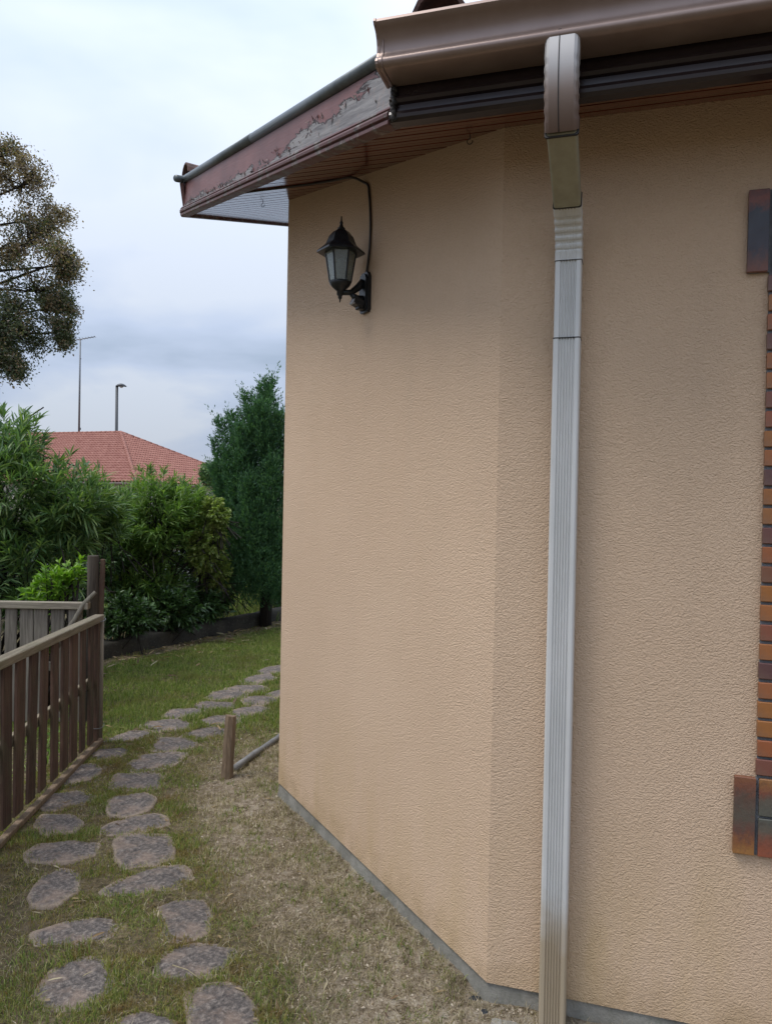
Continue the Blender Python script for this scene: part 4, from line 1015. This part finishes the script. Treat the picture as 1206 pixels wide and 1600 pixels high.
# ================================================================ PLANTS
def ell_pts(n, c, r, shell=.55, rng=RNG):
    d = nrm(rng.normal(0, 1, (n, 3))); rad = (shell+(1-shell)*rng.random(n))[:, None]**.8
    return np.array(c)+d*rad*np.array(r), d
def bush(name, label, cat, base, blobs, mat, shoots, per, leaf, width, slen, up=.6, droop=.25, group=None, singles=0, wood='dark_bark', zmin=.12, spread=.9, seed=1, fold=.25, inner=None):
    """blobs: (centre, radii, weight) in world space. Real shoots, each a twig with whorled leaves along its outer part."""
    rng = np.random.default_rng(seed); root = thing(name, label, cat, base, 0, group); B = np.array(base)
    wt = np.array([b[2] for b in blobs], float); wt /= wt.sum(); PP = []; DD = []; LL = []; WW = []; tw = MB()
    for bi, (c, r, _w) in enumerate(blobs):
        ns_ = int(shoots*wt[bi]); T, d = ell_pts(ns_, c, r, .45, rng); dirs = nrm(d*.9+np.array([0, 0, up])+rng.normal(0, .28, (ns_, 3)))
        for q in range(ns_):
            tip = T[q]; 
            if tip[2] < zmin: continue
            sl = slen*rng.uniform(.6, 1.25); st_ = tip-dirs[q]*sl
            if rng.random() < .25: tw.tube([st_-B-(dirs[q]*.25+np.array([0, 0, .12])), st_-B, tip-B], [.007, .005, .002], n=3, cap=False)
            k = int(per*rng.uniform(.7, 1.3)); t = 1-rng.random(k)**1.5*.95
            bp_ = st_+np.outer(t, dirs[q]*sl); az = rng.uniform(0, 6.28, k); a_ = np.cross(dirs[q], [.3, .2, .9]); a_ /= np.linalg.norm(a_); b_ = np.cross(dirs[q], a_)
            out = np.outer(np.cos(az), a_)+np.outer(np.sin(az), b_); sp_ = (spread*(1.25-.75*t))[:, None]
            PP.append(bp_); DD.append(nrm(dirs[q]*(.75)+out*sp_+rng.normal(0, .1, (k, 3)))); LL.append(leaf*rng.uniform(.65, 1.2, k)); WW.append(width*rng.uniform(.75, 1.2, k))
    P = np.concatenate(PP)-B; D = np.concatenate(DD); Lh = np.concatenate(LL); Wd = np.concatenate(WW)
    # main stems
    c0 = np.array(blobs[0][0])
    for i in range(9):
        b = blobs[rng.integers(len(blobs))]; e = np.array(b[0])+rng.normal(0, .25, 3)*np.array(b[1]); s_ = B+np.array([rng.normal(0, .10), rng.normal(0, .10), -.05])
        m_ = (s_+e)/2+rng.normal(0, .07, 3); tw.tube([s_-B, m_-B, e-B], [.022, .015, .007], n=5)
    tag(tw.build('stems', wood, root), kind='stuff')
    if singles:
        W_ = P+B; dist = np.linalg.norm(W_-np.array(EYE), axis=1); px = 603+1200*W_[:, 0]/W_[:, 1]; vis = (px > -20) & (px < 440) & (W_[:, 2] > .9)
        sc_ = np.where(vis, dist, 99); sel = np.argsort(sc_)[:singles*3]; sel = rng.choice(sel, singles, replace=False)
        lm = leaves_mesh('leaf', np.zeros((1, 3)), np.array([[0, 1., 0]]), np.array([1.]), np.array([width/leaf]), fold, droop, np.random.default_rng(0)); lm.materials.append(M[mat])
        for i in sel:
            o = link('leaf', lm, None, root); o.location = P[i]; o.rotation_mode = 'QUATERNION'; o.rotation_quaternion = Vector(D[i]).to_track_quat('Y', 'Z'); o.scale = (Lh[i],)*3
        k = np.ones(len(P), bool); k[sel] = False; P, D, Lh, Wd = P[k], D[k], Lh[k], Wd[k]
    tag(link('foliage', leaves_mesh('foliage', P, D, Lh, Wd, fold, droop, rng), mat, root), kind='stuff')
    return root
def pb_(px, py, D, rx, ry, rz, w_=1.0): c = at_depth(px, py, D); return ((c.x, c.y, c.z), (rx, ry, rz), w_)
def base_at(px, D): c = at_depth(px, 780, D); return (c.x, c.y, 0)
HG = 'shrubs of the hedge along the low wall'
bush('oleander', 'tall oleander with long narrow leaves filling the left edge behind the fences', 'shrub', base_at(-10, 6.9),
     [pb_(-5, 770, 6.7, .62, .6, .60, 1.4), pb_(110, 785, 6.9, .42, .45, .46, 1.1), pb_(-150, 780, 6.6, .7, .6, .8, 1), pb_(30, 880, 6.7, .7, .5, .5, .8), pb_(18, 690, 6.9, .34, .35, .32, .6), pb_(165, 800, 7.3, .26, .3, .30, .4)],
     'oleander', 760, 26, .155, .016, .38, up=.75, group=HG, singles=220, spread=.8, seed=2, fold=.2)
bush('oleander', 'rounded oleander with light green shoots in the middle of the hedge', 'shrub', base_at(235, 8.8),
     [pb_(240, 805, 8.7, .52, .5, .54, 1.5), pb_(225, 910, 8.8, .55, .5, .45, .9), pb_(195, 830, 8.6, .35, .4, .46, .8), pb_(292, 800, 9.0, .36, .4, .38, .8)],
     'oleander_b', 700, 24, .13, .0165, .30, up=.8, group=HG, seed=3)
bush('dark_shrub', 'dark green leafy shrub low behind the round post', 'shrub', base_at(205, 8.2),
     [pb_(190, 965, 7.9, .42, .25, .26, .9), pb_(262, 952, 8.45, .45, .22, .27, 1.0), pb_(318, 942, 9.0, .30, .18, .22, .6), pb_(150, 880, 8.2, .35, .3, .5, .8), pb_(325, 925, 9.3, .32, .22, .30, .8), pb_(352, 915, 9.9, .16, .15, .30, .4), pb_(364, 895, 9.8, .13, .12, .26, .35), pb_(395, 880, 10.4, .18, .12, .14, .35)],
     'dark_leaf', 560, 22, .085, .026, .22, up=.5, group=HG, seed=4, spread=1.0, zmin=.18)
bush('variegated_shrub', 'yellowish small leaved shrub between the oleander and the dark conifer', 'shrub', base_at(325, 9.3),
     [pb_(318, 845, 8.9, .25, .25, .46, 1.2), pb_(335, 805, 8.9, .20, .2, .24, .8), pb_(335, 890, 9.1, .22, .2, .36, .6)],
     'varieg', 640, 30, .045, .024, .20, up=.4, group=HG, seed=5, spread=1.1)
bush('young_shrub', 'bright light green young shrub rising over the grey board fence', 'shrub', base_at(85, 5.85),
     [pb_(88, 905, 5.9, .15, .14, .15, 1.2), pb_(60, 925, 5.9, .15, .12, .12, .8), pb_(115, 890, 5.95, .09, .09, .12, .5), pb_(85, 990, 5.9, .18, .12, .25, .5)],
     'bright', 66, 15, .075, .024, .20, up=1.3, seed=6, spread=.85, fold=.3, singles=180)
bush('back_hedge', 'dark mass of older hedge plants behind the front shrubs', 'hedge', base_at(150, 10.2),
     [pb_(120, 890, 9.6, 1.3, .4, .75, 1.6), pb_(-120, 860, 9.0, 1.2, .4, .9, 1), pb_(255, 875, 10.4, .75, .4, .60, 1), pb_(350, 860, 11.2, .35, .3, .42, .4), pb_(450, 890, 11.0, .36, .3, .70, .7), pb_(385, 850, 11.5, .4, .3, .32, .5)],
     'dark_leaf', 1100, 22, .12, .030, .30, up=.4, seed=7, zmin=.1)
# weeds sprouting through the pickets
for i, (px, py, lb) in enumerate(((30, 1235, 'thin pale weed growing through the picket fence nearest the left edge'), (78, 1195, 'leafy weed between the pickets near the middle of the fence'), (100, 1160, 'small weed at the foot of the pickets towards the end post'))):
    c = pixg(px, py); n_ = 26; rng = np.random.default_rng(40+i); root = thing('weed', lb, 'weed', (c.x-.02, c.y, 0), 0, 'weeds growing along the picket fence')
    P = []; D = []; mb = MB()
    for s_ in range(4):
        d = nrm(np.array([rng.uniform(-.1, .35), rng.uniform(-.3, .3), 1.0])); h = rng.uniform(.12, .30); mb.tube([(0, 0, 0), tuple(d*h*.5), tuple(d*h)], [.003, .002, .001], n=4)
        for q in range(9): P.append(d*h*rng.uniform(.3, 1)); D.append(nrm(d*.4+rng.normal(0, .8, 3)))
    mb.build('stems', 'grass', root)
    link('foliage', leaves_mesh('foliage', np.array(P), np.array(D), rng.uniform(.04, .10, len(P)), rng.uniform(.006, .012, len(P)), .2, .45, rng), 'bright' if i else 'varieg', root)
# conifer
def conifer():
    rng = np.random.default_rng(12); c = at_depth(418, 780, 9.75); base = Vector((c.x, c.y, 0)); root = thing('conifer', 'dark green conifer with feathery upright tips beside the house corner', 'tree', base)
    tr = MB().tube([(0, 0, -.1), (.01, 0, .4), (-.02, 0, 1.2), (0, 0, 2.4)], [.085, .075, .06, .02], n=10)
    for k in range(16):
        z = .75+k*.10; a = rng.uniform(0, 6.28); tr.tube([(0, 0, z), (math.cos(a)*.28, math.sin(a)*.28, z+.2), (math.cos(a)*.45, math.sin(a)*.45, z+.55)], [.02, .014, .006], n=5)
    tr.build('trunk', 'dark_bark', root)
    cones = []                                            # (tip px, tip py, spread)
    for (px, py, dy, wd_, zb, wt) in ((400, 592, 0, .19, .75, 1.0), (372, 628, -.15, .17, .80, .8), (432, 610, .1, .20, .75, 1.0), (350, 662, .1, .14, .95, .55), (390, 690, -.4, .26, .72, 1.0), (465, 600, 0, .3, .7, 1.0), (356, 730, -.2, .17, .85, .6), (425, 660, -.35, .25, .7, .9), (338, 700, 0, .07, 1.2, .2)):
        t = at_depth(px, py+58, 9.75+dy); cones.append((t.x-base.x, t.y-base.y, t.z, wd_, zb-.42, wt))
    PP = []; DD = []; LL = []
    for (px, py, dy) in ((384, 615, 0), (412, 600, .1), (422, 592, 0), (392, 640, -.2), (362, 645, -.1), (343, 655, 0), (336, 690, 0), (405, 625, -.3), (438, 640, -.2), (372, 665, -.35), (350, 700, -.2), (333, 725, 0), (414, 640, -.3)):
        t = at_depth(px, py, 9.75+dy); cones.append((t.x-base.x, t.y-base.y, t.z, .066, t.z-.85, .24))
    N_ = 9000; ws = np.array([q[5] for q in cones]); ws /= ws.sum()
    for ci, (tx, ty, tz, wd_, zb, _) in enumerate(cones):
        for q in range(int(N_*ws[ci])):
            f = rng.random()**.85; z = zb+(tz-zb)*f; rr_ = wd_*(1-f)**.8*(.35+.65*rng.random()**.5)*1.75*(min(1, .35+f*4)); a = rng.uniform(0, 6.28)
            cx = tx*(.55+.45*f); cy = ty*(.55+.45*f)
            p = np.array([cx+math.cos(a)*rr_, cy+math.sin(a)*rr_, z-.05]); d = nrm(np.array([math.cos(a)*.55, math.sin(a)*.55, 1.0])+rng.normal(0, .22, 3)); ln = rng.uniform(.10, .22)*(1.15-.35*f)
            if f > .86: rr_ *= .45
            if rng.random() < .10: ln *= 1.9
            k = 15; t = rng.random(k); s_ = nrm(rng.normal(0, 1, (k, 3))); PP.append(p+np.outer(t*ln, d)+s_*(.022*(1-t))[:, None]); DD.append(nrm(d*1.2+s_*.75)); LL.append(np.full(k, .042)*rng.uniform(.6, 1.2, k))
    P = np.concatenate(PP); D = np.concatenate(DD); Lh = np.concatenate(LL)
    tag(link('foliage', quads_mesh('foliage', P, D, Lh, Lh*.30, rng), 'conifer', root), kind='stuff')
conifer()
# big tree beyond the garden, half of its crown outside the picture
def big_tree():
    rng = np.random.default_rng(33); D0 = 22.0; c = at_depth(-165, 780, D0); base = Vector((c.x, c.y, 0)); root = thing('tall_tree', 'tall half bare tree with browning leaves against the sky at left', 'tree', base)
    # crown outline: points on its right edge (photo), the left mirrored roughly about the trunk
    blobs = []
    for (px, py, r) in ((-60, 300, 1.7), (35, 290, .9), (75, 340, .75), (90, 410, .72), (45, 380, 1.0), (-20, 400, 1.6), (85, 480, .62), (55, 455, .9), (20, 520, 1.05), (0, 245, .7), (100, 415, .45), (-30, 540, 1.3), (10, 570, .55), (-160, 330, 2.2), (-260, 420, 2.2), (-160, 520, 2.0), (-330, 500, 1.6), (-120, 240, 1.3), (95, 520, .35)):
        t = at_depth(px, py, D0+rng.uniform(-1.2, 1.2)); blobs.append((np.array([t.x-base.x, t.y-base.y, t.z]), r, py))
    tr = MB(); tips = []
    ft = np.array([0, 0, 4.6]); tr.tube([(0, 0, -.2), (.1, 0, 2.0), tuple(ft), (.2, 0, 7.0), (0, 0, 10.0)], [.42, .34, .28, .20, .08], n=10)
    for (bc, r, py) in blobs:
        s_ = np.array([.1, 0, min(max(bc[2]-1.3, 4.4), 9.3)]); mid = s_+(bc-s_)*.5+rng.normal(0, .25, 3)+np.array([0, 0, .15]); tr.tube([tuple(s_), tuple(mid), tuple(bc)], [.08, .045, .022], n=6)
        for q in range(int(13*r+6)):
            d = nrm(rng.normal(0, 1, 3)+np.array([.25, 0, .35])); e = bc+d*r*rng.uniform(.7, 1.08); m2 = bc+(e-bc)*.5+rng.normal(0, .12, 3); tr.tube([tuple(bc), tuple(m2), tuple(e)], [.022, .013, .006], n=4, cap=False)
            for w_ in range(5):
                t = rng.uniform(.35, 1.0); s3 = bc+(e-bc)*t; e3 = s3+nrm(rng.normal(0, 1, 3)+d*.8)*rng.uniform(.25, .55)*min(1, r); tr.tube([tuple(s3), tuple(e3)], [.012, .005], n=3, cap=False); tips.append((s3, e3, py, r))
    tr.build('trunk', 'dark_bark', root)
    for (nm_, mt, sel) in (('foliage', 'tree_leaf', 0), ('foliage', 'tree_leaf_brown', 1)):
        PP = []; DD = []
        for (a, b, py, r) in tips:
            pbn = np.clip((470-(py+rng.normal(0, 55)))/180+.35, 0.06, .9)
            if (rng.random() < pbn) != bool(sel): continue
            dens = 70 if py > 470 else 38
            k = int(dens*rng.uniform(.3, 1.6)); t = rng.random(k); PP.append(a+np.outer(t, b-a)+rng.normal(0, .11, (k, 3))); DD.append(rng.normal(0, 1, (k, 3))+np.array([0, 0, -.2]))
        P = np.concatenate(PP); D = np.concatenate(DD); l = RNG.uniform(.045, .10, len(P))
        tag(link(nm_, quads_mesh(nm_, P, D, l, l*.6, rng), mt, root), kind='stuff')
big_tree()
# small pale tree peeping out past the conifer
def small_tree(px, py, D0, r, label):
    rng = np.random.default_rng(55); c = at_depth(px, py, D0); base = Vector((c.x, c.y, 0)); root = thing('leafy_tree', label, 'tree', base)
    tr = MB().tube([(0, 0, -.1), (0, 0, c.z*.5), (.05, 0, c.z)], [.12, .09, .04], n=7); PP = []; DD = []
    for k in range(60):
        d = nrm(rng.normal(0, 1, 3)+np.array([0, 0, .3])); e = np.array([0, 0, c.z])+d*r*rng.uniform(.6, 1.05)*np.array([1, 1, .75]); tr.tube([(0, 0, c.z-.2), tuple(e)], [.03, .008], n=3, cap=False)
        n_ = 150; PP.append(e+rng.normal(0, .17*r, (n_, 3))); DD.append(rng.normal(0, 1, (n_, 3)))
    tr.build('trunk', 'bark', root); P = np.concatenate(PP); l = rng.uniform(.06, .12, len(P))
    tag(link('foliage', quads_mesh('foliage', P, np.concatenate(DD), l, l*.55, rng), 'oleander', root), kind='stuff')
small_tree(338, 742, 24, .42, 'pale green round tree behind the roof, peeping out beside the conifer')

# ================================================================ NEIGHBOUR: road, lawn, house, antenna, street lamp
mb = MB(); mb.add([(-30, 15.6, .022), (30, 15.6, .022), (30, 21.5, .022), (-30, 21.5, .022)], [(0, 1, 2, 3)]); tag(mb.build('road', 'road'), kind='structure')
for (ya_, yb_) in ((15.45, 15.6), (21.5, 21.65)): tag(MB().box((0, (ya_+yb_)/2, .05), (60, yb_-ya_, .14), ch=.01).build('kerb', 'edging'), kind='structure')
n = 30000; x = RNG.uniform(-6.0, 1.0, n); y = RNG.uniform(10.0, 15.4, n); k = ~low_wall_side(x, y) & (x > -.40*y) & (x < -.08*y); x, y = x[k], y[k]
tag(link('neighbour_lawn', blades_mesh('neighbour_lawn', np.stack([x, y, 0*x-.01], 1), RNG.uniform(.06, .16, len(x)), np.full(len(x), .011), .35), 'grass'), kind='stuff')
ed = Vector((.36, .933, 0)); inn = Vector((-.933, .36, 0)); WD = 13.0; LN = 26.0; RH = 3.15; EZ = 5.5-RH; Nc = Vector((-16.1, 46.5, 0))-ed*WD/2-inn*WD/2
nb = thing('neighbour_house', 'house with a red tiled hipped roof beyond the hedge', 'house', Nc, 0)
def hp(a, b, z): return ed*a+inn*b+Vector((0, 0, z))
mb = MB(); a0, b0 = .45, .45
P4 = [(a0, b0), (a0, LN-.45), (WD-.45, LN-.45), (WD-.45, b0)]
for (p, q) in zip(P4, P4[1:]+P4[:1]):
    A_, B_ = hp(*p, 0), hp(*q, 0); d = (B_-A_).normalized(); n_ = Vector((-d.y, d.x, 0))*.2
    V = [A_, B_, B_+n_, A_+n_]; V = V+[v+Vector((0, 0, EZ)) for v in V]; MB().add(V, [(0, 3, 2, 1), (4, 5, 6, 7), (0, 1, 5, 4), (1, 2, 6, 5), (2, 3, 7, 6), (3, 0, 4, 7)]).build('wall', 'house_far', nb, fix=True)
rf_ = thing('roof', None, None); rf_.parent = nb
def tile_plane(o_, X, Yv, Zn, poly, name):
    """corrugated, stepped tile surface over polygon poly (in X/Y plane coords), X along the eave, Y up the slope"""
    pit = .215; crs = .34; xs = np.arange(min(p[0] for p in poly), max(p[0] for p in poly)+pit/5, pit/5); ym = max(p[1] for p in poly)
    V = []; F = []
    rows = int(ym/crs)+1
    def span(y):
        xx = []
        for (x0, y0), (x1, y1) in zip(poly, poly[1:]+poly[:1]):
            if (y0-y)*(y1-y) <= 0 and abs(y1-y0) > 1e-9: xx.append(x0+(x1-x0)*(y-y0)/(y1-y0))
        return (min(xx), max(xx)) if len(xx) >= 2 else None
    for r in range(rows):
        y0 = r*crs; y1 = min((r+1)*crs, ym-1e-4)
        if y1 <= y0: continue
        s0 = span(y0+1e-4); s1 = span(y1)
        if not s0 or not s1: continue
        for i in range(len(xs)-1):
            xa_, xb_ = xs[i], xs[i+1]
            l0, r0 = max(xa_, s0[0]), min(xb_, s0[1]); l1, r1 = max(xa_, s1[0]), min(xb_, s1[1])
            if r0 <= l0 or r1 <= l1: 
                if r0 <= l0: continue
                l1 = r1 = min(max((l1+r1)/2, s1[0]), s1[1])
            hgt = lambda x: .075*abs(math.sin(math.pi*x/pit+.3*0))
            b = len(V)
            for (x, y, z) in ((l0, y0, .03), (r0, y0, .03), (r1, y1, .0), (l1, y1, .0), (l0, y0-.001, -.01), (r0, y0-.001, -.01)):
                p = o_+X*x+Yv*y+Zn*(z+hgt(x)+(random.uniform(0, .003) if z > .02 else 0)); V.append(tuple(p))
            F += [(b, b+1, b+2, b+3), (b+4, b+5, b+1, b)]
    o = MB().add(V, F).build(name, 'clay_far', rf_); tag(o, kind='stuff'); return o
run = WD/2; sl_ = math.hypot(run, RH)
def plane(p0, p1, inward, poly, nm): 
    X = (p1-p0).normalized(); Yv = (inward*run+Vector((0, 0, RH))).normalized(); Zn = X.cross(Yv)
    if Zn.z < 0: Zn = -Zn
    return tile_plane(p0, X, Yv, Zn, poly, nm)
plane(hp(0, 0, EZ), hp(WD, 0, EZ), inn, [(0, 0), (WD, 0), (run, sl_)], 'roof_tiles')
plane(hp(0, 0, EZ), hp(0, LN, EZ), ed, [(0, 0), (LN, 0), (LN-run, sl_), (run, sl_)], 'roof_tiles')
plane(hp(WD, 0, EZ), hp(WD, LN, EZ), -ed, [(0, 0), (LN, 0), (LN-run, sl_), (run, sl_)], 'roof_tiles')
plane(hp(0, LN, EZ), hp(WD, LN, EZ), -inn, [(0, 0), (WD, 0), (run, sl_)], 'roof_tiles')
def ridge(a, b):
    n_ = max(1, int((b-a).length/.36)); d = (b-a)/n_
    for i in range(n_):
        mb = MB(); mb.tube([a+d*i-d*.05, a+d*(i+1)], [.115, .10], n=8); mb.build('ridge_tile', 'clay_far', rf_)
A0, A1 = hp(run, run, EZ+RH+.02), hp(run, LN-run, EZ+RH+.02)
ridge(hp(0, 0, EZ+.02), A0); ridge(hp(WD, 0, EZ+.02), A0); ridge(A0, A1); ridge(hp(0, LN, EZ+.02), A1); ridge(hp(WD, LN, EZ+.02), A1)
for (p, q) in ((hp(0, 0, EZ), hp(WD, 0, EZ)), (hp(0, 0, EZ), hp(0, LN, EZ))):
    MB().tube([p+Vector((0, 0, -.06)), q+Vector((0, 0, -.06))], .07, n=8).build('gutter', 'gutter', nb)
for (b_, w__) in ((2.2, 1.2), (5.5, 1.4), (9.0, 1.2)):
    c = hp(.45, b_+w__/2, 1.45); an = math.atan2(inn.y, inn.x); wo = MB().box((0, 0, 0), (w__, .06, 1.15)).build('window_frame', 'edging', nb, loc=c-ed*.02, rot=(0, 0, an)); MB().box((0, .0, 0), (w__-.14, .075, 1.0)).build('pane', 'window_glass', wo)
# tv antenna on the ridge
at0 = at_depth(124, 676, 48.5); at1 = at_depth(123.5, 531, 48.5); ba = Vector((at0.x, at0.y, EZ+RH))
an_ = thing('tv_antenna', 'tall thin television antenna mast on the red roof ridge', 'antenna', ba); H_ = at1.z-ba.z
MB().tube([(0, 0, -.25), (0, 0, H_*.55), (0, 0, H_)], [.065, .055, .045], n=6).build('mast', 'steel', an_)
mb = MB(); q0 = at_depth(109, 533, 48.5)-ba; q1 = at_depth(149, 526, 48.5)-ba; mb.tube([q0, q1], .03, n=5)
for i in range(10):
    p = q0.lerp(q1, i/9); L_ = .45-.02*i; mb.tube([p+Vector((.04, -L_, 0)), p+Vector((-.04, L_, 0))], .012, n=4)
for (dz) in (-.10, .0, -.18): mb.tube([q0+Vector((0, -.3, dz)), q0+Vector((0, .3, dz))], .007, n=4)
mb.build('boom', 'steel', an_)
MB().box((.02, 0, H_*.80), (.10, .08, .04)).build('clamp', 'steel', an_); MB().box((.05, 0, .38), (.10, .08, .14)).build('junction_box', 'lamp_steel', an_)
a2 = at_depth(194, 681, 52); an2 = thing('tv_antenna', 'small low antenna just behind the roof apex', 'antenna', (a2.x, a2.y, EZ))
MB().tube([(0, 0, 0), (0, 0, a2.z-EZ)], .02, n=5).build('mast', 'lamp_steel', an2)
MB().tube([(-.40, 0, a2.z-EZ+.08), (.38, 0, a2.z-EZ-.06)], .045, n=5).build('boom', 'steel', an2)
# street lamp
l0 = at_depth(182.5, 690, 60); l1 = at_depth(183.5, 604, 60)
lamp = thing('street_lamp', 'dark street lamp standing behind the red roof', 'street lamp', (l0.x, l0.y, 0))
MB().tube([(0, 0, 0), (0, 0, l1.z*.4), (l1.x-l0.x, 0, l1.z)], [.15, .13, .11], n=8).build('pole', 'lamp_steel', lamp)
hx_ = l1.x-l0.x+.33; hz_ = l1.z-.02
mb = MB(); V = []; nu = 10
for i in range(nu+1):
    t = i/nu; xx = -.40+.80*t; r = .21*math.sin(math.pi*(.12+.80*t))**.7
    for k in range(9): a = math.pi*k/8; V.append((hx_+xx, math.cos(a)*r, hz_+math.sin(a)*r*1.05+.04*math.sin(math.pi*t)))
F = [(i*9+k, i*9+k+1, (i+1)*9+k+1, (i+1)*9+k) for i in range(nu) for k in range(8)]+[(i*9, (i+1)*9, (i+1)*9+8, i*9+8) for i in range(nu)]
hd = MB().add(V, F, True).build('lamp_head', 'lamp_steel', lamp, fix=True)
MB().lathe([(.02, hz_-.09), (.11, hz_-.055), (.15, hz_+.02)], (hx_+.02, 0, 0), 10).build('lamp_glass', 'lamp_glass', hd)
